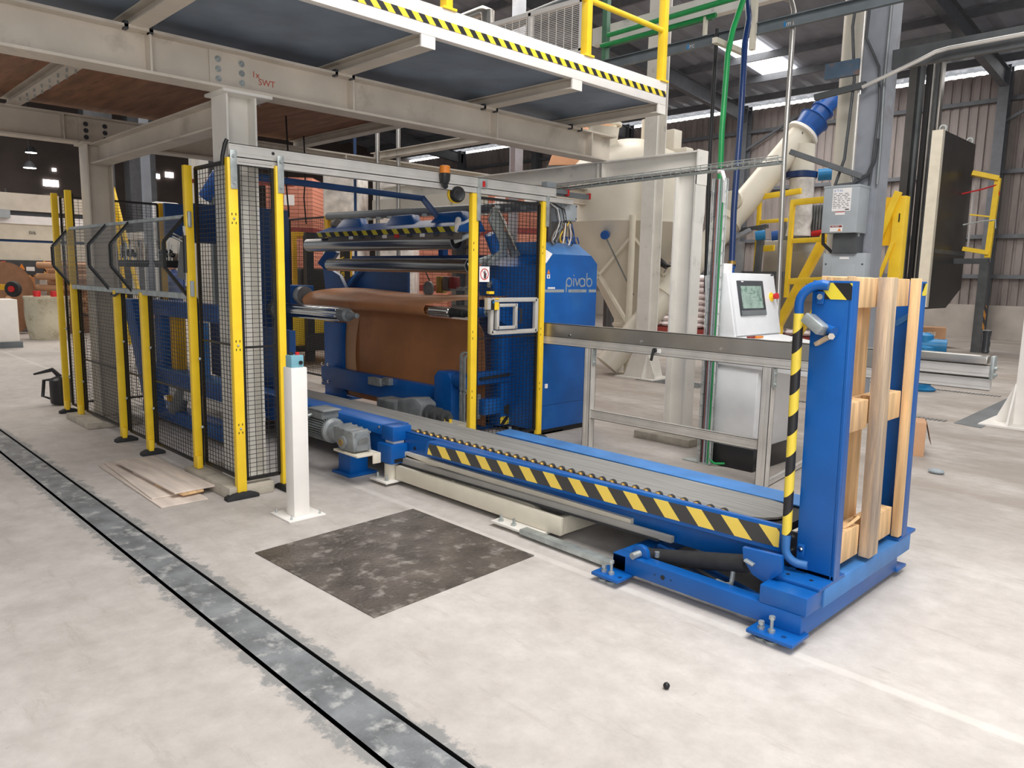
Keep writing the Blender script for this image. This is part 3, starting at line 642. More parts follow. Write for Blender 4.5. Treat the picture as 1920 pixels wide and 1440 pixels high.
# belt slab with a worn rounded free end
outl = [(-8.6, 3.63), (-1.95, 3.63)]
for i in range(9):
    a = -math.pi / 2 + math.pi * i / 8; outl.append((-1.95 + 0.2 * math.cos(a), 3.83 + 0.2 * math.sin(a)))
outl += [(-1.95, 4.03), (-8.6, 4.03)]
MB().prism([(x, y, 0.388) for x, y in outl], (0, 0, 0.012)).build('belt', 'belt_grey', cv)
MB().box(-8.6, -1.7, 3.56, 4.08, 0.2, 0.38).build('belt_bed', 'black', cv)
b = MB(); b.box(-4.82, -1.6, 3.5, 3.515, 0.19, 0.415); b.box(-4.82, -1.6, 3.5, 3.545, 0.408, 0.418); b.box(-4.82, -1.6, 3.515, 3.545, 0.19, 0.2)
sd = b.build('side_beam', 'blue', cv, bevel=0.002)
for x in (-4.62,): MB().cyl((x, 3.4995, 0.3), (x, 3.497, 0.3), 0.014, n=14).build('hole', 'black', sd)
for i in range(33):
    x = -4.68 + i * 0.084
    rl = MB().lathe([(.004, -.03), (.017, -.028), (.021, -.015), (.021, .012), (.016, .022)], (x, 3.585, 0.408), 14, (0, 1, 0)).build('roller', 'brass', cv)
    MB().ring((x, 3.575, 0.408), (x, 3.597, 0.408), .0235, .02, 14).build('roller_tyre', 'rubber', rl)
stripe_mat('tape_conveyor', (1, 0, 1.0), 0.212, duty=0.46, col_a=(240, 208, 92), col_b=(66, 64, 62))
gd = MB().hexa([(-4.38, 3.4, 0.306), (-1.585, 3.462, 0.322), (-1.585, 3.5, 0.322), (-4.36, 3.5, 0.306), (-4.35, 3.412, 0.414), (-1.6, 3.475, 0.455), (-1.6, 3.5, 0.455), (-4.35, 3.5, 0.414)]).build('side_guard', 'blue', cv, bevel=0.003)
MB().hexa([(-4.335, 3.399, 0.322), (-1.615, 3.460, 0.345), (-1.615, 3.466, 0.345), (-4.335, 3.405, 0.322), (-4.325, 3.408, 0.4), (-1.62, 3.470, 0.437), (-1.62, 3.476, 0.437), (-4.325, 3.414, 0.4)]).build('warning_tape', 'tape_conveyor', gd)
MB().box(-1.62, -1.595, 3.5, 4.1, 0.3, 0.4).build('end_cover', 'white_steel', cv, bevel=0.004)
fg = MB().hexa([(-4.33, 4.09, 0.385), (-1.6, 4.06, 0.385), (-1.6, 4.24, 0.395), (-4.33, 4.25, 0.395), (-4.33, 4.09, 0.395), (-1.6, 4.06, 0.395), (-1.6, 4.24, 0.405), (-4.33, 4.25, 0.405)]).build('far_guide', 'blue_dusty', cv, bevel=0.002)
MB().box(-4.3, -1.62, 4.08, 4.1, 0.2, 0.385).build('far_side_beam', 'blue', cv)
MB().cyl((-1.75, 4.15, 0.402), (-1.75, 4.15, 0.405), 0.02, n=16).build('slot', 'navy', fg)
MB().box(-8.6, -4.75, 3.5, 3.53, 0.17, 0.39).build('rear_side_beam', 'blue', cv)
cap = MB().hexa([(-8.0, 3.44, .37), (-4.83, 3.40, .37), (-4.83, 3.6, .37), (-8.0, 3.6, .37), (-8.0, 3.46, .445), (-4.83, 3.42, .445), (-4.83, 3.6, .46), (-8.0, 3.6, .46)]).build('top_cover', 'blue', cv, bevel=0.006)
MB().box(-4.9, -4.74, 3.38, 3.56, 0.345, 0.462).build('cover_end', 'blue', cap, bevel=0.01)
MB().box(-4.87, -4.76, 3.40, 3.5, 0.325, 0.348).build('hinge_block', 'white_steel', cap)
MB().bolt((-4.97, 3.41, .425), (0, -1, 0), .007, .01).build('bolt', 'chrome', cap)
bx = MB(); bx.box(-4.9, -4.71, 3.34, 3.5, 0.175, 0.325); bx = bx.build('drive_box', 'blue', cv, bevel=0.006)
MB().box(-4.712, -4.708, 3.37, 3.47, 0.185, 0.215).build('slot', 'black', bx)
# drive motor hung on the near side
mo = thing('drive_motor', 'grey ribbed gear motor on a blue pedestal beside the conveyor', 'motor', (-5.2, 3.2, 0))
my, mz = 3.16, 0.385
MB().lathe([(.04, 0), (.085, .004), (.098, .02), (.102, .1), (.1, .14)], (-5.79, my, mz), 28, (1, 0, 0)).build('fan_cover', 'motor_grey', mo)
b = MB(); b.cyl((-5.66, my, mz), (-5.27, my, mz), 0.078, n=28)
for i in range(32):
    a = 2 * math.pi * i / 32; d = V(0, math.cos(a), math.sin(a)); b.bar(V(-5.64, my, mz) + d * .089, V(-5.29, my, mz) + d * .089, 0.026, 0.005, up=d.cross(V(1, 0, 0)))
b.build('ribbed_housing', 'motor_grey', mo)
MB().lathe([(.08, 0), (.102, .005), (.102, .03), (.08, .05), (.074, .14)], (-5.27, my, mz), 28, (1, 0, 0)).build('flange', 'motor_grey', mo)
tb = MB().box(-5.52, -5.3, my - .075, my + .085, mz + .085, mz + .15).build('terminal_box', 'motor_grey', mo, bevel=0.012)
MB().box(-5.51, -5.27, my - .08, my + .09, mz + .15, mz + .165).build('lid', 'motor_grey', tb, bevel=0.006)
MB().cyl((-5.46, my - .075, mz + .11), (-5.46, my - .11, mz + .1), .016, n=12).build('cable_gland', 'zinc', tb)
gbx = MB().prism([(-5.14, my - .07, .455), (-4.86, my - .07, .44), (-4.84, my - .07, .285), (-5.02, my - .07, .272), (-5.12, my - .07, .33)], (0, .16, 0)).build('gearbox', 'motor_grey', mo, bevel=0.014)
MB().lathe([(.05, 0), (.052, .02), (.03, .024)], (-4.985, my - .07, .345), 20, (0, -1, 0)).build('shaft_boss', 'motor_grey', gbx)
MB().ring((-4.985, my - .094, .345), (-4.985, my - .1, .345), .026, .014, 20).build('shaft_bush', 'brass', gbx)
MB().cyl((-4.838, my + .01, .365), (-4.832, my + .01, .362), .045, n=22).build('end_cover', 'motor_grey', gbx)
for i in range(4): MB().bar((-5.12 + i * .075, my - .075, .452 - i * .004), (-5.12 + i * .075, my + .09, .452 - i * .004), .012, .012).build('rib', 'motor_grey', gbx)
for dz in (.3, .43):
    for y in (my - .05, my + .07): MB().bolt((-4.838, y, dz), (1, 0, 0), .006, .005).build('bolt', 'motor_grey', gbx)
tr = MB(); tr.box(-5.12, -4.78, my - .08, my + .13, .255, .272); tr.box(-4.79, -4.775, my + .06, my + .13, .19, .272); tr.build('torque_bracket', 'cream_paint', mo, bevel=0.003)
MB().box(-5.36, -5.18, 3.27, 3.44, 0.02, .3).build('pedestal', 'blue', mo, bevel=0.004)
MB().box(-5.4, -5.13, 3.23, 3.5, 0, .02).build('base_plate', 'blue', mo, bevel=0.003)
# cream scissor lift under the conveyor
lf = thing('lift_table', 'cream steel lift table frame under the conveyor', 'lift', (-4, 3.8, 0))
b = MB(); b.box(-4.75, -3.01, 3.41, 3.45, .04, .155); b.box(-3.05, -3.012, 3.45, 4.27, .041, .154); b.box(-4.75, -3.01, 4.27, 4.3, .04, .155); b.build('base_frame', 'cream_paint', lf, bevel=0.003)
for x0, x1, lb in ((-3.53, -3.12, 0), (-4.95, -4.72, 0)):
    fp = MB().box(x0, x1, 3.3, 3.45, .022, .038).build('foot_plate', 'white_steel', lf, bevel=0.002)
    for x in (x0 + .06, x0 + .18):
        MB().cyl((x, 3.34, .0), (x, 3.34, .085), .009, n=8).build('anchor_bolt', 'zinc', fp); MB().cyl((x, 3.34, .038), (x, 3.34, .052), .018, n=6).build('nut', 'zinc', fp)
MB().cyl((-4.82, 3.42, .03), (-4.82, 3.42, .16), .055, n=20).build('leg_tube', 'cream_paint', lf)
MB().prism([(-4.7, 3.47, .16), (-3.35, 3.47, .075), (-3.2, 3.47, .09), (-3.3, 3.47, .16), (-4.7, 3.47, .24)], (0, .035, 0)).build('scissor_arm', 'cream_paint', lf, bevel=0.002)
MB().cyl((-4.1, 3.468, .165), (-4.1, 3.455, .165), .022, n=16).build('pivot_pin', 'cream_paint', lf)
MB().box(-4.72, -2.52, 3.47, 4.2, .222, .26).build('top_frame', 'cream_paint', lf)
MB().hexa([(-4.75, 3.45, .165), (-2.22, 3.44, .205), (-2.22, 3.47, .205), (-4.75, 3.48, .165), (-4.75, 3.45, .212), (-2.22, 3.44, .24), (-2.22, 3.47, .24), (-4.75, 3.48, .212)]).build('side_rail', 'rail_grey', lf)
MB().hexa([(-4.75, 3.44, .156), (-2.3, 3.43, .196), (-2.3, 3.5, .196), (-4.75, 3.5, .156), (-4.75, 3.44, .168), (-2.3, 3.43, .208), (-2.3, 3.5, .208), (-4.75, 3.5, .168)]).build('rubber_skirt', 'rubber', lf)
MB().box(-2.95, -2.45, 4.0, 4.1, .03, .06).build('far_link', 'white_steel', lf)
MB().hexa([(-3.25, 3.29, .018), (-2.42, 3.27, .018), (-2.42, 3.34, .018), (-3.25, 3.36, .018), (-3.25, 3.29, .052), (-2.42, 3.27, .052), (-2.42, 3.34, .052), (-3.25, 3.36, .052)]).build('link_bar', 'zinc', None, 'flat galvanised bar linking the cream lift foot to the blue tilter', 'bar', bevel=0.004)

# ================================================================== PALLET TILTER
tl = thing('pallet_tilter', 'blue pallet tilter with upright plates at the near end of the conveyor', 'tilter', (-1.7, 3.8, 0))
b = MB(); b.box(-2.45, -1.375, 3.224, 3.31, .05, .145); b.box(-2.45, -1.375, 4.36, 4.44, .05, .145); b.box(-2.45, -2.36, 3.224, 4.44, .052, .143)
b.box(-1.47, -1.372, 3.226, 4.438, .035, .137)
bf = b.build('base_frame', 'blue', tl, bevel=0.005)
for x, z, r in ((-2.12, .098, .013), (-2.17, .098, .004), (-2.07, .098, .004)): MB().cyl((x, 3.2235, z), (x, 3.222, z), r, n=14).build('hole', 'black', bf)
for x0, x1, y0, y1 in ((-2.5, -2.32, 3.1, 3.25), (-1.58, -1.355, 3.11, 3.28), (-2.5, -2.32, 4.42, 4.56), (-1.58, -1.36, 4.42, 4.56)):
    fp = MB().box(x0, x1, y0, y1, .032, .05).build('foot_plate', 'blue', tl, bevel=0.003)
    s = -1 if y0 < 4 else 1; yb = (y0 + .05) if y0 < 4 else (y1 - .05)
    for dx, h in ((.05, .085), (.1, .125)):
        bo_ = MB().cyl((x0 + dx, yb, .0), (x0 + dx, yb, h), .008, n=10).build('levelling_bolt', 'zinc', fp)
        MB().cyl((x0 + dx, yb, .05), (x0 + dx, yb, .064), .017, n=6).build('nut', 'zinc', bo_)
        MB().cyl((x0 + dx, yb, h - .012), (x0 + dx, yb, h + .004), .014, n=6).build('bolt_head', 'zinc', bo_)
        MB().cyl((x0 + dx, yb, 0), (x0 + dx, yb, .014), .03, n=18).build('washer', 'zinc', bo_)
    MB().cyl((x0 + .16, yb, .05), (x0 + .16, yb, .0508), .013, n=14).build('hole', 'navy', fp)
b = MB(); b.box(-1.582, -1.354, 3.224, 3.4, .145, .233); b.build('end_block', 'blue', tl, bevel=0.004)
bpz = MB().box(-1.595, -1.346, 3.335, 3.62, .233, .25).build('upright_base', 'blue', tl, bevel=0.003)
MB().box(-1.595, -1.346, 4.35, 4.62, .233, .25).build('upright_base', 'blue', tl, bevel=0.003)
for x, y in ((-1.53, 3.4), (-1.42, 3.41)): MB().cyl((x, y, .25), (x, y, .2508), .01, n=12).build('hole', 'black', bpz)
b = MB(); b.box(-1.44, -1.348, 3.4, 4.55, .14, .236); b.build('cross_beam', 'blue_dusty', tl, bevel=0.004)
MB().box(-1.66, -1.44, 3.5, 4.46, .2, .232).build('pallet_shelf', 'navy', tl)
LEAN = 0.02
def lean(m):
    for p in m.v: p.x -= LEAN * max(0.0, (p.z - .25) / 1.4)
    return m
stripe_mat('tape_tilter', (1, 0, 0.9), 0.15, col_a=(236, 214, 62), duty=.5)
up1 = lean(MB().box(-1.53, -1.3605, 3.478, 3.49, .25, 1.655).box(-1.36, -1.346, 3.478, 3.552, .25, 1.655).box(-1.53, -1.346, 3.478, 3.5, .25, .27)).build('near_upright', 'blue', tl, bevel=0.002)
lean(MB().box(-1.505, -1.349, 3.4755, 3.478, 1.57, 1.645)).build('warning_tape', 'tape_tilter', up1)
up2 = lean(MB().box(-1.53, -1.348, 4.455, 4.467, .25, 1.66).box(-1.36, -1.346, 4.39, 4.467, .25, 1.66)).build('far_upright', 'blue', tl, bevel=0.002)
stripe_mat('tape_tilter_end', (0, 1, -0.9), 0.14, col_a=(236, 214, 62), duty=.5)
lean(MB().box(-1.346, -1.344, 4.405, 4.467, 1.585, 1.65)).build('warning_tape', 'tape_tilter_end', up2)
# clamp on the near upright
cl = lean(MB().bar((-1.53, 3.44, 1.485), (-1.44, 3.42, 1.425), .05, .075, up=(0, 1, 0))).build('pallet_clamp', 'zinc', up1, bevel=0.008)
lean(MB().cyl((-1.46, 3.47, 1.44), (-1.4, 3.44, 1.425), .022, n=14)).build('clamp_pivot', 'blue', cl)
lean(MB().cyl((-1.415, 3.445, 1.41), (-1.405, 3.42, 1.405), .016, n=6)).build('clamp_bolt', 'chrome', cl)
lean(MB().bar((-1.49, 3.455, 1.36), (-1.43, 3.455, 1.4), .02, .035, up=(0, 1, 0))).build('wood_pad', 'pallet_wood_grey', cl, bevel=.004)
lean(MB().bar((-1.46, 4.4, 1.43), (-1.38, 4.36, 1.48), .03, .035, up=(0, 1, 0))).build('clamp_finger', 'blue_dusty', up2, bevel=.004)
# tubular guard bar
gx, gy = -1.585, 3.44
pts = [(-1.47, 3.468, 1.63), (-1.5, 3.466, 1.635)]
for i in range(7):
    a = math.pi / 2 * i / 6; pts.append((-1.5 - .09 * math.sin(a), 3.466 - .03 * math.sin(a), 1.545 + .09 * math.cos(a)))
top_bend = pts + [(gx - .005, gy, 1.5)]
MB().tube(top_bend, .021, 14).build('guard_bar', 'blue', up1)
gb_ = [c for c in C.objects if c.parent == up1 and c.name.startswith('guard_bar')][0]
stripe_mat('tape_bar', (-.7, -.7, 1.0), 0.2, col_a=(238, 210, 74), duty=.52)
MB().tube([(gx - .005, gy, 1.5), (gx + .015, gy, .43)], .0225, 16).build('guard_bar_tape', 'tape_bar', gb_)
pts = [(gx + .015, gy, .43)]
for i in range(7):
    a = math.pi / 2 * i / 6; pts.append((gx + .015 + .07 * (1 - math.cos(a)), gy + .03 * (1 - math.cos(a)), .36 - .07 * math.sin(a)))
MB().tube(pts + [(-1.47, 3.475, .29)], .021, 14).build('guard_bar', 'blue_dusty', up1)
for z in (1.575, .36):
    br = MB().box(-1.525, -1.49, 3.468, 3.478, z - .03, z + .03).build('bar_bracket', 'blue', up1, bevel=.004)
    MB().bolt((-1.508, 3.468, z + .005), (0, -1, 0), .008, .006).build('bolt', 'chrome', br)
bk = MB().box(-1.6, -1.53, 3.5, 3.52, .25, .43).build('hinge_plate', 'plastic_black', tl, bevel=.006)
for z in (.405, .335, .29): MB().cyl((-1.57, 3.5, z), (-1.57, 3.48, z), .012, n=12).build('bolt', 'chrome', bk)
# hydraulic ram
arm = MB().prism([(-1.73, 3.31, .352), (-1.53, 3.31, .362), (-1.52, 3.31, .28), (-1.6, 3.31, .205), (-1.67, 3.31, .23), (-1.72, 3.31, .29)], (0, .03, 0)).build('lift_arm', 'blue', tl, bevel=.004)
MB().bar((-1.705, 3.3, .298), (-1.655, 3.3, .285), .012, .03, up=(0, 1, 0)).build('pin_keeper', 'zinc', arm, bevel=.003)
ram = MB().cyl((-2.33, 3.385, .112), (-1.735, 3.385, .245), .046, n=24).build('hydraulic_ram', 'rubber', tl)
MB().sphere((-2.33, 3.385, .112), .05, 16, 10).build('ram_eye', 'rubber', ram)
lug = MB(); pr = [(-2.37, .145), (-2.25, .145)]
for i in range(9):
    a = math.pi * i / 8; pr.append((-2.305 + .05 * math.cos(a), .165 + .045 * math.sin(a)))
lug.prism([(x, 3.27, z) for x, z in pr], (0, .03, 0)); lug.build('ram_lug', 'blue', tl, bevel=.003)
MB().cyl((-2.305, 3.27, .165), (-2.315, 3.215, .16), .019, n=16).build('lug_pin', 'zinc', tl)
MB().cyl((-1.8, 3.37, .2), (-1.8, 3.36, .14), .012, n=10).build('hose_fitting', 'zinc', ram)
MB().tube([(-1.8, 3.36, .15), (-1.8, 3.355, .125), (-1.83, 3.35, .118), (-1.88, 3.35, .122)], .011, 10).build('hose_elbow', 'zinc', ram)
MB().tube([(-1.88, 3.35, .122), (-1.98, 3.36, .14), (-2.1, 3.4, .15), (-2.25, 3.5, .11)], .009, 8).build('hose', 'rubber', ram)
MB().cyl((-2.24, 3.34, .145), (-2.24, 3.34, .175), .014, n=10).build('hose_fitting', 'zinc', ram)
MB().bar((-2.3, 3.45, .16), (-1.6, 3.42, .05), .05, .04).build('inner_link', 'navy', tl)

# ------------------------------------------------------------------ pallet standing on edge in the tilter
pt = thing('wooden_pallet', 'raw wooden pallet standing on edge inside the blue tilter', 'pallet', (-1.44, 3.98, .25))
PX = -1.36
def pbox(y0, y1, z0, z1, xf, xb, nm, m): 
    return lean(MB().box(xb, xf, y0, y1, z0, z1)).build(nm, m, pt, bevel=.004)
pbox(3.5, 3.56, .262, 1.676, PX - .004, PX - .026, 'runner_board', 'pallet_wood')
pbox(3.875, 3.99, .262, 1.676, PX + .03, PX - .026, 'runner_board', 'pallet_wood_grey')
pbox(4.33, 4.385, .262, 1.676, PX + .015, PX - .026, 'runner_board', 'pallet_wood')
for z0, z1 in ((.275, .43), (.93, 1.075), (1.53, 1.672)):
    for y0, y1 in ((3.56, 3.868), (4.0, 4.325)): pbox(y0, y1, z0, z1, PX - .026, PX - .11, 'block', 'pallet_wood')
for z0, z1 in ((.275, .41), (.93, 1.07), (1.53, 1.674)): pbox(3.54, 4.4, z0, z1, PX - .112, PX - .135, 'stringer_board', 'pallet_wood')
for y0, y1 in ((3.54, 3.66), (3.7, 3.8), (3.83, 3.95), (3.99, 4.11)): pbox(y0, y1, .265, 1.676, PX - .136, PX - .16, 'deck_board', 'pallet_wood')
lean(MB().tube([(-1.42, 3.74, .43), (-1.4, 3.8, .45), (-1.39, 3.86, .47)], .008, 6)).build('splinter', 'pallet_wood', pt)
# ================================================================== WINDER
wd = thing('paper_winder', 'blue paper winding machine with steel rollers inside the fenced cell', 'machine', (-7.3, 5.3, 0))
MB().box(-8.9, -8.45, 5.24, 5.3, 0.02, 1.0).build('side_leg', 'blue', wd, bevel=.004)
MB().box(-8.95, -8.4, 5.22, 5.6, 0, .03).build('foot_plate', 'blue', wd)
bb = MB().box(-8.75, -6.15, 5.1, 5.2, .18, .43).build('base_beam', 'blue', wd, bevel=.005)
for z in (.26, .48):
    for x in (-8.72, -8.58): MB().bolt((x, 5.1, z - .02), (0, -1, 0), .012, .01).build('bolt', 'chrome', bb)
MB().box(-7.55, -7.3, 5.02, 5.1, .33, .42).build('sensor_box', 'zinc', bb, bevel=.006)
MB().box(-7.27, -7.15, 5.04, 5.1, .36, .44).build('bracket', 'zinc', bb)
# gear case and swing arms on the near end
gc = MB().prism([(-6.22, 4.96, .1), (-5.93, 4.96, .1), (-5.93, 4.96, .56), (-5.98, 4.96, .64), (-6.16, 4.96, .64), (-6.22, 4.96, .58)], (0, .2, 0)).build('gear_case', 'blue', wd, bevel=.012)
MB().cyl((-5.93, 5.05, .56), (-5.72, 5.05, .56), .09, n=24).build('bearing_tube', 'blue', gc)
def stadium(parent, nm, x, y, z0, z1, r, t, m):
    b = MB(); n = 10; out = []; inn = []
    for s, zc in ((1, z1 - r), (-1, z0 + r)):
        for i in range(n + 1):
            a = (0 if s == 1 else math.pi) + math.pi * i / n
            out.append((x, y + r * math.cos(a), zc + r * math.sin(a))); inn.append((x, y + (r - t) * math.cos(a), zc + (r - t) * math.sin(a)))
    k = len(out); vs = out + inn + [(p[0] + .03, p[1], p[2]) for p in out + inn]; fs = []
    for i in range(k):
        j = (i + 1) % k
        fs += [(i, j, k + j, k + i), (2 * k + i, 3 * k + i, 3 * k + j, 2 * k + j), (i, 2 * k + i, 2 * k + j, j), (k + i, k + j, 3 * k + j, 3 * k + i)]
    return b.add(vs, fs).build(nm, m, parent)
for x, z0, z1 in ((-5.75, .45, .88), (-5.7, .45, .86), (-5.75, .13, .5), (-5.7, .13, .5)): stadium(wd, 'chain_link', x, 4.97, z0, z1, .055, .014, 'zinc')
MB().box(-5.76, -5.7, 5.1, 5.17, .17, .43).build('link_plate', 'motor_grey', wd, bevel=.01)
MB().box(-5.78, -5.68, 5.1, 5.68, .53, .66).build('swing_arm', 'blue', wd, bevel=.01)
MB().bar((-5.67, 5.12, .595), (-5.67, 5.55, .61), .012, .03).build('arm_slot', 'rubber', wd)
MB().box(-5.74, -5.62, 5.14, 5.4, .22, .38).build('lower_arm', 'blue', wd, bevel=.008)
rc = MB(); rc.box(-5.86, -5.7, 5.44, 5.62, .06, 1.35); rc = rc.build('end_column', 'blue', wd, bevel=.005)
MB().cyl((-5.7, 5.55, .23), (-5.69, 5.55, .23), .055, n=24).build('bearing_cap', 'rubber', rc)
stripe_mat('tape_column', (0, 1, -1), .13, duty=.5)
MB().box(-5.699, -5.697, 5.44, 5.62, .07, .16).build('warning_tape', 'tape_column', rc)
MB().prism([(-5.92, 5.45, 1.62), (-5.92, 5.72, 1.55), (-5.92, 6.05, 1.45), (-5.92, 6.05, .9), (-5.92, 5.7, 1.15), (-5.92, 5.52, 1.36)], (.05, 0, 0)).build('hook_plate', 'blue', wd, bevel=.004)
MB().cyl((-5.9, 5.46, 1.57), (-5.86, 5.4, 1.54), .025, n=12).build('hook_roller', 'zinc', wd)
MB().bolt((-5.87, 5.66, 1.36), (1, 0, 0), .025, .02).build('bolt', 'chrome', wd)
for y0, y1, z1, m in ((5.72, 5.85, 1.88, 'navy'), (5.92, 6.1, 1.95, 'blue')): MB().box(-6.05, -5.95, y0, y1, .03, z1).build('side_frame', m, wd, bevel=.004)
MB().box(-6.3, -5.9, 5.35, 6.2, 0, .04).build('foot_plate', 'blue', wd)
for y, z in ((5.4, .09), (5.66, .1), (5.95, .1)): MB().cyl((-5.5, y, .0), (-5.5, y, z), .018, n=10).build('levelling_screw', 'zinc', wd)
MB().box(-5.6, -5.3, 5.0, 6.0, 0.0, .02).build('floor_bracket', 'zinc', wd)
# navy back plate and struts
MB().prism([(-10.0, 5.9, 1.25), (-7.95, 5.9, 1.25), (-7.95, 5.9, 1.74), (-8.9, 5.9, 1.75), (-9.35, 5.9, 1.55)], (0, .04, 0)).build('back_plate', 'navy', wd)
MB().bar((-8.9, 5.85, 1.74), (-9.5, 5.85, 1.3), .03, .03).build('plate_stiffener', 'blue_dusty', wd)
MB().box(-8.7, -6.0, 5.55, 5.62, 1.8, 1.86).build('cross_tube', 'navy', wd)
MB().box(-6.95, -6.87, 5.6, 5.68, 1.7, 2.2).build('strut', 'blue', wd)
MB().prism([(-9.6, 5.7, 1.25), (-8.95, 5.7, 1.25), (-9.25, 5.7, 1.6), (-9.7, 5.7, 1.75)], (0, .05, 0)).build('left_gusset', 'navy', wd)
MB().bar((-9.2, 5.6, 1.95), (-9.35, 5.5, 1.72), .1, .14).build('pinch_arm', 'navy', wd)
# rollers
def roller(nm, xa, xb, y, z, r, m, open_end=True):
    o = MB().ring((xa, y, z), (xb, y, z), r, r * .86, 32).build(nm, m, wd)
    MB().cyl((xb - .05, y, z), (xb - .045, y, z), r * .85, n=28).build('end_disc', 'rubber', o); return o
r1 = roller('guide_roller', -9.0, -6.04, 5.1, 1.985, .084, 'roller_steel')
MB().bar((-6.08, 5.1, 1.985), (-5.9, 5.3, 2.1), .035, .06).build('roller_arm', 'zinc', r1, bevel=.006)
r2 = roller('guide_roller', -8.5, -5.82, 5.1, 1.735, .074, 'roller_steel')
MB().bar((-5.86, 5.1, 1.735), (-5.74, 5.42, 1.86), .03, .06).build('roller_arm', 'zinc', r2, bevel=.006)
# knife beam with striped tape and blue shields
kb = MB().hexa([(-8.66, 5.0, 2.07), (-5.86, 5.0, 2.07), (-5.86, 5.35, 2.09), (-8.66, 5.35, 2.09), (-8.66, 5.0, 2.13), (-5.86, 5.0, 2.13), (-5.86, 5.25, 2.23), (-8.66, 5.25, 2.23)]).build('knife_beam', 'blue', wd, bevel=.004)
stripe_mat('tape_knife', (1, 0, 1.0), .2, col_a=(206, 190, 40), duty=.46)
MB().box(-8.66, -5.9, 4.996, 5.0, 2.074, 2.13).build('warning_tape', 'tape_knife', kb)
for x in (-8.15, -7.1, -6.25): MB().prism([(x - .3, 5.14, 2.18), (x - .2, 5.2, 2.3), (x + .16, 5.2, 2.3), (x + .3, 5.14, 2.18)], (0, .12, 0)).build('shield', 'blue', kb, bevel=.02)
MB().box(-8.4, -5.9, 5.02, 5.06, 2.0, 2.07).build('sensor_bar', 'alu_dark', kb)
for i in range(9): MB().box(-7.9 + i * .23, -7.84 + i * .23, 5.0, 5.03, 2.035, 2.07).build('sensor', ('red' if i == 4 else ('white_paint' if i % 3 == 0 else 'dark_grey')), kb)
MB().cyl((-8.62, 5.25, 2.25), (-8.55, 5.25, 2.25), .06, n=20).build('end_wheel', 'alu_dark', kb)
MB().tube([(-5.95, 5.05, 2.2), (-5.9, 5.0, 2.14), (-5.93, 5.02, 2.08)], .03, 8).build('cable_bundle', 'paper_white', kb)
# zinc tube rail behind
tr_ = MB().cyl((-9.6, 5.75, 2.42), (-5.5, 5.75, 2.36), .055, n=20).build('cable_rail', 'galv_panel', wd)
for i in range(16): MB().box(-9.3 + i * .24, -9.22 + i * .24, 5.69, 5.75, 2.33, 2.36).build('clip', 'zinc', tr_)
# rocker levers on the near end
MB().prism([(-5.72, 5.3, 2.34), (-5.72, 5.37, 2.34), (-5.72, 5.5, 1.98), (-5.72, 5.5, 1.86), (-5.72, 5.25, 1.74), (-5.72, 5.2, 1.76), (-5.72, 5.38, 1.9), (-5.72, 5.38, 1.98), (-5.72, 5.24, 2.2)], (.03, 0, 0)).build('rocker_lever', 'zinc', wd, bevel=.004)
MB().cyl((-5.68, 5.35, 2.3), (-5.68, 5.62, 1.92), .018, n=12).build('rocker_rod', 'chrome', wd)
MB().prism([(-5.75, 5.48, 2.1), (-5.75, 5.6, 2.08), (-5.75, 5.72, 1.86), (-5.75, 5.6, 1.84)], (.03, 0, 0)).build('rocker_plate', 'motor_grey', wd)
MB().cyl((-5.75, 5.3, 2.06), (-5.75, 5.4, 1.88), .06, n=16).build('air_cylinder', 'blue', wd)
for dy in (0, .04): MB().cyl((-5.7, 5.3 + dy, 2.32), (-5.66, 5.3 + dy, 2.33), .02, n=10).build('rocker_pin', 'chrome', wd)
nv = MB(); nv.bar((-6.55, 3.2, 2.47), (-6.55, 5.06, 2.44), .05, .055); nv.bar((-6.55, 5.05, 2.45), (-6.45, 5.2, 2.24), .05, .06); nv.build('overhead_tube', 'navy', wd, bevel=.003)
# headstock and mandrels
hs = MB().box(-9.15, -8.4, 3.95, 4.5, 0.0, 2.36).build('headstock', 'navy', wd, bevel=.006)
MB().cyl((-8.4, 4.3, 1.2), (-8.3, 4.3, 1.2), .11, n=24).build('mandrel_bearing', 'motor_grey', hs)
m2 = MB().cyl((-8.4, 4.3, 1.2), (-6.95, 4.3, 1.207), .07, n=28)
for i in range(6):
    a = math.pi / 3 * i + .3; m2.bar((-8.3, 4.3 + .07 * math.cos(a), 1.2 + .07 * math.sin(a)), (-6.98, 4.3 + .07 * math.cos(a), 1.207 + .07 * math.sin(a)), .014, .014)
m2 = m2.build('mandrel', 'chrome', wd)
MB().lathe([(.071, 0), (.07, .12), (.045, .14), (.045, .19), (.028, .22), (.026, .3), (.02, .302)], (-6.95, 4.3, 1.207), 24, (1, 0, 0)).build('mandrel_nose', 'motor_grey', m2)
m1 = MB().cyl((-9.2, 5.1, 1.28), (-6.1, 5.1, 1.25), .05, n=24)
for i in range(8):
    a = math.pi / 4 * i; m1.bar((-6.9, 5.1 + .05 * math.cos(a), 1.258 + .05 * math.sin(a)), (-6.12, 5.1 + .05 * math.cos(a), 1.25 + .05 * math.sin(a)), .014, .012)
m1 = m1.build('mandrel', 'chrome', wd)
MB().lathe([(.045, 0), (.042, .2), (.034, .21), (.034, .35)], (-6.1, 5.1, 1.25), 22, (1, 0, 0)).build('mandrel_nose', 'rubber', m1)
MB().cyl((-5.75, 5.1, 1.27), (-5.55, 5.1, 1.28), .05, n=20).build('coupling', 'blue', wd)
MB().cyl((-5.55, 5.1, 1.28), (-5.42, 5.1, 1.285), .045, n=16).build('coupling_grip', 'zinc', wd)
MB().bar((-5.7, 5.3, 1.28), (-5.65, 5.7, 1.1), .05, .12).build('grip_arm', 'blue', wd, bevel=.006)
